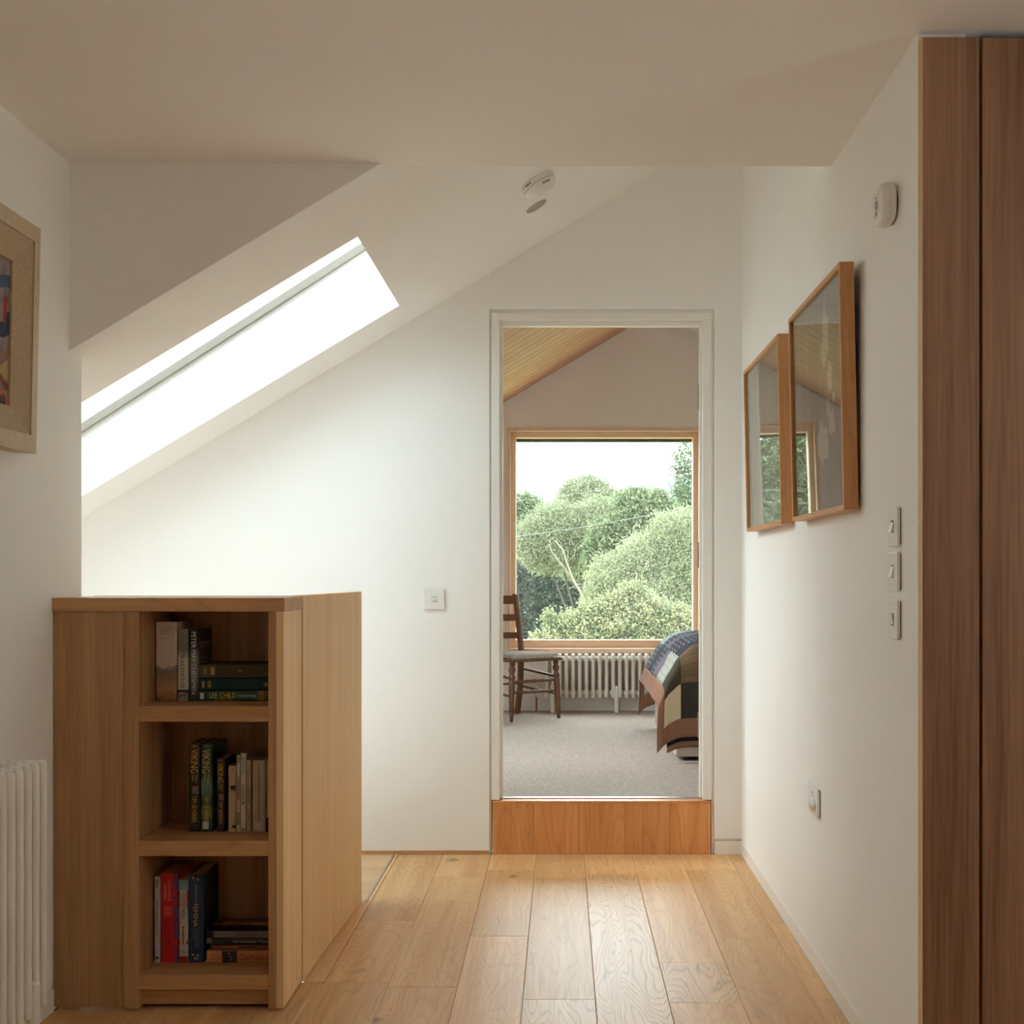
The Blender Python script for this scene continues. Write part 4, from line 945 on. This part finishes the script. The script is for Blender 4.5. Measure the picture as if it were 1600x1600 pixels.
QM = {'brown': fabric('brown_corduroy', (134, 95, 76), [(0, (112, 78, 62), 90, .35, .3)]),
      'cream': fabric('cream_cotton', (192, 175, 146)),
      'tweed': fabric('black_tweed', (48, 44, 42), [(0, (100, 94, 86), 160, .3, .5), (1, (30, 28, 28), 160, .4, .6)]),
      'tartan': fabric('olive_tartan', (112, 90, 70), [(0, (88, 86, 60), 9, .42, .55), (1, (84, 80, 58), 9, .4, .4), (0, (150, 60, 46), 18, .05, .5), (1, (60, 52, 60), 18, .12, .4)]),
      'olive': fabric('dark_olive_wool', (66, 58, 46), [(1, (50, 44, 36), 120, .4, .5)]),
      'navy': fabric('navy_cotton', (30, 28, 42), [(1, (70, 66, 80), 40, .12, .5)]),
      'charcoal': fabric('charcoal_stripe', (52, 48, 60), [(0, (126, 122, 128), 38, .22, .75), (0, (40, 96, 100), 9, .07, .8)]),
      'ice': fabric('ice_blue_check', (140, 158, 160), [(0, (90, 124, 134), 12, .18, .6), (1, (196, 200, 196), 12, .3, .5)]),
      'grey': fabric('pale_grey_stripe', (150, 152, 142), [(0, (110, 126, 120), 30, .25, .6), (1, (200, 200, 190), 16, .3, .5)]),
      'mauve': fabric('mauve_grey_stripe', (110, 102, 112), [(1, (70, 64, 76), 34, .35, .6)]),
      'lining': fabric('navy_lining', (26, 22, 32))}
Q_FOOT, Q_NEAR, Q_FAR = .225, .42, .40
SN = .02
def quilt_point(s, t, off=0.):
    "s from the foot edge (minus hangs), t from the near edge (minus hangs)"
    Wd = BY1-BY0
    def roll(a, R):           # distance past the edge -> (set back from the edge, drop)
        if a <= -R: return None, 0.
        L = R*math.pi/2; q = a+R
        if q < L: return R-R*math.sin(q/R), R-R*math.cos(q/R)
        return 0., R+(q-L)
    RF, RS = .20, .13
    ix, dx = roll(-s, RF); iy, dy = roll(-t, RS); iz, dz = roll(t-Wd, RS)
    x = BX+s if ix is None else BX+ix
    y = BY0+t
    if iy is not None: y = BY0+iy
    if iz is not None: y = BY1-iz
    dyz = max(dy, dz)
    wv = math.sin(s*19+t*3)
    ruck = .008*math.sin((s*.75+t*.66)*62)*math.exp(-((s-.10)/.25)**2)*math.exp(-((t-.6)/.5)**2)
    if dyz > 0:
        amt = min(1, dyz/RS)
        if dy >= dz: y -= .022*amt+.05*max(0, dy-RS)+.010*wv*max(0, amt-.3)
        else: y += .022*amt+.05*max(0, dz-RS)+.010*wv*max(0, amt-.3)
    if dx > 0:
        amt = min(1, dx/RF)
        x -= .016*amt+.42*max(0, dx-RF*.7)+.004*math.sin(t*11+s*4)*max(0, amt-.3)
    c = min(dx/RF, dyz/RS)
    if c > 0:                  # corner of the quilt falls as a loose fold
        drop = (dx**2.2+dyz**2.2)**(1/2.2)
        if dy >= dz: y -= .05*min(1, c)
    else: drop = max(dx, dyz)
    return (x, y+off, max(BT+.016+ruck-drop, BF+.03))
def grid_mesh(name, s0, s1, t0, t1, mat, parent, step=.02, off=0., th=.008):
    def lattice(a, b):
        m = [k*step for k in range(int(math.ceil(a/step)), int(math.floor(b/step))+1)]
        return [a]+[v for v in m if a+.003 < v < b-.003]+[b]
    S_, T_ = lattice(s0, s1), lattice(t0, t1); ns, ntt = len(S_)-1, len(T_)-1
    V = []; UV = []
    for s in S_:
        for t in T_: V.append(quilt_point(s, t, off)); UV.append((s, t))
    Fc = [(i*(ntt+1)+j, (i+1)*(ntt+1)+j, (i+1)*(ntt+1)+j+1, i*(ntt+1)+j+1) for i in range(ns) for j in range(ntt)]
    me = bpy.data.meshes.new(name); me.from_pydata(V, [], Fc); me.update()
    ul = me.uv_layers.new(name='UVMap')
    for lp in me.loops: ul.data[lp.index].uv = UV[lp.vertex_index]
    o = link(name, me, mat, parent, smooth=True)
    md = o.modifiers.new('thickness', 'SOLIDIFY'); md.thickness = th; md.offset = -1
    return o
qt = thing('patchwork_quilt', 'patchwork quilt of dark checks, cream and brown draped over the bed corner', 'quilt', (BX+.3, 7.4, BT))
Wd = BY1-BY0
sB = [-Q_FOOT, -Q_FOOT+.085]; tB = [-Q_NEAR, -Q_NEAR+.095]
grid_mesh('border', -Q_FOOT, -Q_FOOT+.085, -Q_NEAR, Wd+Q_FAR, QM['brown'], qt)
grid_mesh('border', -Q_FOOT+.085, 1.55, -Q_NEAR, -Q_NEAR+.095, QM['brown'], qt)
grid_mesh('border', -Q_FOOT+.085, 1.55, Wd+Q_FAR-.095, Wd+Q_FAR, QM['brown'], qt)
grid_mesh('lining', -.10, 1.55, -Q_NEAR-.022, -Q_NEAR+.01, QM['lining'], qt, off=.012)
grid_mesh('border', -.10, 1.55, -Q_NEAR-.055, -Q_NEAR-.022, QM['brown'], qt, off=.013)
se = [-Q_FOOT+.085, .015, .235, .455, .675, .895, 1.115, 1.335, 1.55]
te = [-Q_NEAR+.095, -.145, .075, .295, .515, .735, .955, 1.175, 1.395, 1.615, Wd+Q_FAR-.095]
pal = {(0, 0): 'cream', (1, 0): 'tweed', (2, 0): 'tartan', (0, 1): 'olive', (1, 1): 'tartan', (2, 1): 'navy', (0, 2): 'grey', (1, 2): 'navy', (2, 2): 'navy',
       (0, 3): 'grey', (1, 3): 'charcoal', (2, 3): 'charcoal', (0, 4): 'mauve', (1, 4): 'charcoal', (2, 4): 'mauve', (0, 5): 'charcoal', (1, 5): 'mauve', (2, 5): 'ice', (0, 6): 'navy', (1, 6): 'charcoal', (2, 6): 'ice', (0, 7): 'charcoal', (0, 8): 'olive', (0, 9): 'grey'}
keys = ['navy', 'charcoal', 'mauve', 'ice', 'grey', 'tartan', 'tweed']
for i in range(len(se)-1):
    for j in range(len(te)-1):
        grid_mesh('patch', se[i], se[i+1], te[j], te[j+1], QM[pal.get((i, j), keys[(i*3+j*5) % 7])], qt)

# ================================================================== OUTSIDE
GR = plain('meadow_grass', (.30, .31, .14, 1), .95, noise=.25, nscale=1.5, spec=.1)
def gz0(y): return np.interp(y, [9.4, 14, 30, 45, 70, 120, 200, 320], [-3.0, -3.0, -2.2, -1.0, .2, 3., 9, 22])
V = []; ys_ = [9.5, 14, 20, 30, 38, 45, 56, 70, 90, 120]; xs_ = list(np.linspace(-60, 60, 25))
for y in ys_:
    for x in xs_: V.append((x*(1+y/80), y, gz0(y)+.25*math.sin(x*.35+y*.2)))
nx = len(xs_)
g_ = pyobj('meadow', V, [(a*nx+b, a*nx+b+1, (a+1)*nx+b+1, (a+1)*nx+b) for a in range(len(ys_)-1) for b in range(nx-1)], GR, smooth=True)
tag(g_, 'rising meadow behind the trees outside the window', 'meadow', kind='structure')
V = []; ys_ = [120, 150, 180, 215, 250, 290, 330, 380]; xs_ = list(np.linspace(-1, 1, 49))
hh_ = np.interp(ys_, [120, 180, 250, 330, 380], [3, 7, 14, 21, 18])
for y, h in zip(ys_, hh_):
    for x in xs_:
        X = x*260; V.append((X, y, h*(1+.35*np.tanh((X-5)/25))+1.2*math.sin(X*.07+y*.03)))
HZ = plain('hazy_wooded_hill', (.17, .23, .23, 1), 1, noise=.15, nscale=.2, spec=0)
nx = len(xs_)
hl = pyobj('hill', V, [(a*nx+b, a*nx+b+1, (a+1)*nx+b+1, (a+1)*nx+b) for a in range(len(ys_)-1) for b in range(nx-1)], HZ, smooth=True)
tag(hl, 'hazy blue green wooded hill far beyond the trees', 'hill', kind='structure')

L_WIL = leafy('willow_leaves', (0.145, 0.166, 0.089, 1), (0.204, 0.223, 0.136, 1), .35, 1.4)
L_WIL2 = leafy('bright_willow_leaves', (0.162, 0.183, 0.095, 1), (0.225, 0.242, 0.145, 1), .35, 1.6)
L_DRK = leafy('dark_leaves', (.030, .048, .034, 1), (.070, .092, .062, 1), .2, 1.2)
L_MID = leafy('mid_green_leaves', (0.072, 0.102, 0.047, 1), (0.140, 0.166, 0.085, 1), .3, 1.5)
L_SHR = leafy('shrub_leaves', (0.104, 0.132, 0.060, 1), (0.240, 0.228, 0.120, 1), .3, 4.)
L_CON = leafy('conifer_needles', (.03, .05, .036, 1), (.055, .08, .055, 1), .1, 2.)
BARK = plain('pale_bark', (.13, .11, .085, 1), .9, noise=.2, nscale=12)
BARKD = plain('dark_bark', (.04, .032, .025, 1), .9, noise=.2, nscale=12)
nrg = np.random.default_rng(11)
def leaf_mesh(name, lobes, n, size, mat, parent, aspect=.35, droop=0., core=None, fill=.55, fuzz=.12):
    "lobes: (centre, radii); leaves sit in a shell of each lobe, with a ragged surface"
    cs_ = np.array([l[0] for l in lobes]); rs_ = np.array([l[1] for l in lobes], float)
    wgt = (rs_[:, 0]*rs_[:, 2]); wgt = wgt/wgt.sum()
    m = max(20, n//28)                     # leaves gather in sprigs
    idx = nrg.choice(len(lobes), m, p=wgt)
    d = nrg.normal(size=(m, 3)); d /= np.linalg.norm(d, axis=1)[:, None]
    d[:, 1] = np.where(nrg.random(m) < .6, -abs(d[:, 1]), d[:, 1])
    rad = fill+(1-fill)*nrg.random(m)**.55
    lump = 1+fuzz*np.sin(d[:, 0]*7+idx*1.7)*np.sin(d[:, 2]*8+idx*2.3)+fuzz*.6*np.sin(d[:, 0]*17+d[:, 1]*13+d[:, 2]*15+idx)
    ps = cs_[idx]+d*rs_[idx]*(rad*lump)[:, None]
    pick = nrg.integers(0, m, n); d = d[pick]
    p = ps[pick]+nrg.normal(size=(n, 3))*size*np.array([1.15, 1.15, 1.])+d*(nrg.random(n)*size)[:, None]
    a = d*.7+nrg.normal(size=(n, 3))*.7; a[:, 2] -= droop; a /= np.linalg.norm(a, axis=1)[:, None]
    b = np.cross(a, nrg.normal(size=(n, 3))); b /= np.linalg.norm(b, axis=1)[:, None]
    L = size*(.6+.8*nrg.random(n))[:, None]
    v = np.stack([p-a*L*.5, p+b*L*aspect*.5, p+a*L*.5, p-b*L*aspect*.5], 1).reshape(-1, 3)
    me = bpy.data.meshes.new(name); me.vertices.add(n*4); me.vertices.foreach_set('co', v.ravel())
    me.loops.add(n*4); me.loops.foreach_set('vertex_index', np.arange(n*4, dtype=np.int32))
    me.polygons.add(n); me.polygons.foreach_set('loop_start', np.arange(0, n*4, 4, dtype=np.int32)); me.polygons.foreach_set('loop_total', np.full(n, 4, np.int32))
    me.update(calc_edges=True)
    o = link(name, me, mat, parent)
    if core:
        bm = bmesh.new()
        for c, r in lobes:
            k = len(bm.verts); bmesh.ops.create_icosphere(bm, subdivisions=2, radius=1); bm.verts.ensure_lookup_table()
            for vv in bm.verts[k:]: vv.co = Vector([c[q]+vv.co[q]*r[q]*fill*1.05 for q in range(3)])
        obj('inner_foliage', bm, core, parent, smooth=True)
    return o
def lobes_px(lst, D):
    out = []
    for px, py, r, *dd in lst:
        D2 = D+(dd[0] if dd else 0); c = at(px, py, D2); R = r*D2/F
        out.append(((c.x, c.y, c.z), (R, R*.9, R)))
    return out
def tree(label, D, lst, n, size, mat, core, trunk=True, bark=BARKD, group=None, name='tree', branches=(), cat='tree', **k):
    lb = lobes_px(lst, D); cx = float(np.mean([l[0][0] for l in lb])); g = float(gz0(D))
    t = thing(name, label, cat, (cx, D, g), group)
    leaf_mesh('foliage', lb, n, size, mat, t, core=core, **k)
    if trunk:
        bm = bmesh.new(); top = max(l[0][2] for l in lb)
        tube(bm, [(cx, D, g), (cx+.1, D, g+(top-g)*.4), (cx, D, g+(top-g)*.75)], [.10, .08, .04], 8)
        for c, r in lb[:5]: tube(bm, [(cx+.1, D, g+(top-g)*.35), tuple(c)], [.04, .015], 6)
        obj('trunk', bm, bark, t, smooth=True)
    return t
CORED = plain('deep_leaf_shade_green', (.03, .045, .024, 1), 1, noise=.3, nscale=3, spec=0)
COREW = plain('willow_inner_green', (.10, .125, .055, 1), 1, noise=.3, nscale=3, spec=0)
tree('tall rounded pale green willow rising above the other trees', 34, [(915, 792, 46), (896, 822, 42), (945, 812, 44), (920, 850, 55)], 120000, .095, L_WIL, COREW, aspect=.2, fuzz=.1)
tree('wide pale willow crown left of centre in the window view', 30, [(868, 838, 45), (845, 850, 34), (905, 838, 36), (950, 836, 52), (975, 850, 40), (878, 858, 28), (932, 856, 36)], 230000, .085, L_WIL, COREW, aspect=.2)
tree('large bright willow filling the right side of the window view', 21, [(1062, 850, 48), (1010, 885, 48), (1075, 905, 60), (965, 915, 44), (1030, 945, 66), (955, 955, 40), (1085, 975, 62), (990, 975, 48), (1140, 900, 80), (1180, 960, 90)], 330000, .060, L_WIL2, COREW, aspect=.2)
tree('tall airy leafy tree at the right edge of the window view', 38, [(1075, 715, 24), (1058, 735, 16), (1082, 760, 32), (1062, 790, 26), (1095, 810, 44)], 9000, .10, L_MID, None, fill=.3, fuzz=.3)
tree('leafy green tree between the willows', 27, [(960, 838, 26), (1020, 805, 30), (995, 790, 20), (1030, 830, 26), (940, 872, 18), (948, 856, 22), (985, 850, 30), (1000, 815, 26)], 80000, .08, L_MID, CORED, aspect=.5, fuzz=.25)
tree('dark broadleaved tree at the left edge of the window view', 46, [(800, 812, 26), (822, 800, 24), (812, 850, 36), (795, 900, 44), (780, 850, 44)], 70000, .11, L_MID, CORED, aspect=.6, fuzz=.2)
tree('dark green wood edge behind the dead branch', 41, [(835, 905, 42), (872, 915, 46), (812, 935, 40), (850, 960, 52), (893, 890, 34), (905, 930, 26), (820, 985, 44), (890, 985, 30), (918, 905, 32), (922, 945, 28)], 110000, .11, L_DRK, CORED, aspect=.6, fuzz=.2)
tree('loose garden shrub with yellow green leaves below the window', 15, [(900, 985, 30), (930, 975, 30), (960, 968, 32), (1000, 975, 38), (1040, 985, 40), (870, 1000, 22), (1080, 995, 40), (940, 1010, 50), (1010, 1020, 50), (858, 968, 9), (848, 1002, 12), (875, 985, 13), (985, 925, 13), (1003, 945, 14), (960, 945, 12)], 95000, .034, L_SHR, CORED, aspect=.55, fuzz=.3, trunk=False, name='garden_shrub', cat='shrub')
# dead pale branch of the split willow
dt = thing('dead_tree', 'bare pale dead tree leaning in front of the dark wood', 'tree', (.6, 25.6, float(gz0(25.6))))
bm = bmesh.new()
def br_(pts, r0, r1): tube(bm, [at(x, y, 25.6) for x, y in pts], list(np.linspace(r0*.38, r1*.38, len(pts))), 7)
br_([(925, 1000), (920, 955), (910, 930), (895, 905), (886, 880), (880, 860), (868, 845)], .09, .03); br_([(895, 905), (876, 880), (862, 862), (858, 850)], .05, .015)
br_([(910, 930), (915, 905), (923, 895)], .04, .012); br_([(886, 880), (888, 862)], .03, .01); br_([(912, 1000), (912, 955), (907, 925)], .05, .03); br_([(900, 915), (888, 920)], .025, .01); br_([(923, 895), (908, 906)], .015, .01); br_([(880, 860), (876, 848), (866, 838)], .02, .008); br_([(876, 880), (866, 872), (856, 868)], .02, .006); br_([(886, 880), (897, 868), (900, 855)], .02, .006); br_([(915, 905), (930, 884), (934, 872)], .02, .006); br_([(895, 905), (905, 893)], .015, .006)
obj('trunk', bm, BARK, dt, smooth=True)
# conifers on the far hill and two beyond the wood
def conifer(px, py, D, hpx, label, group):
    c = at(px, py, D); H = hpx*D/F; g = c.z
    t = thing('conifer', label, 'tree', (c.x, D, g-H), group)
    bm = bmesh.new()
    for k in range(6):
        f = k/6; z0_ = g-H+H*f*.95; r0 = H*.15*(1-f*.85)
        m_ = 9; ring = [bm.verts.new((c.x+math.cos(2*math.pi*q/m_)*r0*(1 if q % 2 else .7), D+math.sin(2*math.pi*q/m_)*r0, z0_-H*.03*(q % 2))) for q in range(m_)]
        tip = bm.verts.new((c.x, D, z0_+H*.30*(1-f*.35)))
        for q in range(m_): bm.faces.new((ring[q], ring[(q+1) % m_], tip))
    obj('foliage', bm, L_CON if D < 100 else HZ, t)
for px, py, hp, lb in ((838, 774, 50, 'left of two small dark conifers poking above the wood'), (857, 778, 42, 'right of two small dark conifers poking above the wood')):
    conifer(px, py, 55, hp, lb, 'conifers beyond the wood')
rr = random.Random(5)
for k in range(15):
    px = 965+k*8.2+rr.uniform(-1, 1); conifer(px, 772-(px-965)*.28+rr.uniform(-4, 4), 250+rr.uniform(-15, 15), rr.uniform(20, 26), 'hazy distant conifer on the far hill', 'conifers on the far hill')
# trees further left: seen reflected in the picture glass
tree('tall green tree left of the window view, reflected in the picture glass', 37, [(620, 740, 75), (560, 760, 80), (680, 770, 60), (640, 840, 90), (560, 880, 90), (690, 900, 70), (620, 960, 90)], 60000, .15, L_MID, COREW)
tree('mid green tree far left of the window view', 42, [(420, 830, 70), (480, 870, 70), (400, 920, 80), (500, 940, 80)], 26000, .17, L_MID, CORED, aspect=.6)
tree('dark tree just left of the window view', 53, [(740, 830, 50), (760, 890, 55), (720, 940, 60), (770, 970, 50)], 30000, .16, L_DRK, CORED, aspect=.6)
tree('bright shrub left of the window view', 20, [(640, 985, 45), (700, 1000, 45), (580, 1000, 50), (745, 1005, 36)], 26000, .06, L_SHR, CORED, aspect=.55, trunk=False, cat='shrub')
tree('mid green tree right of the window view', 33, [(1215, 790, 60), (1260, 850, 80), (1180, 880, 70), (1290, 930, 80)], 26000, .16, L_MID, CORED, aspect=.6)
# overhead wires
WIRE = plain('grey_wire', (.12, .12, .12, 1), .6, noise=.05)
for k, (a, b, lb) in enumerate((((640, 856), (1200, 762), 'lowest long overhead wire crossing the willows'), ((640, 800), (1200, 712), 'overhead wire crossing in front of the tallest willow crown'), ((640, 780), (1200, 700), 'faint overhead wire high against the sky'))):
    D = 18+k
    A, B = at(a[0], a[1], D), at(b[0], b[1], D+2)
    pts = [A.lerp(B, t/20)-Vector((0, 0, .12*math.sin(math.pi*t/20))) for t in range(21)]
    tag(obj('overhead_wire', tube(bmesh.new(), pts, .0035, 5), WIRE), lb, 'wire', 'overhead wires outside the window')
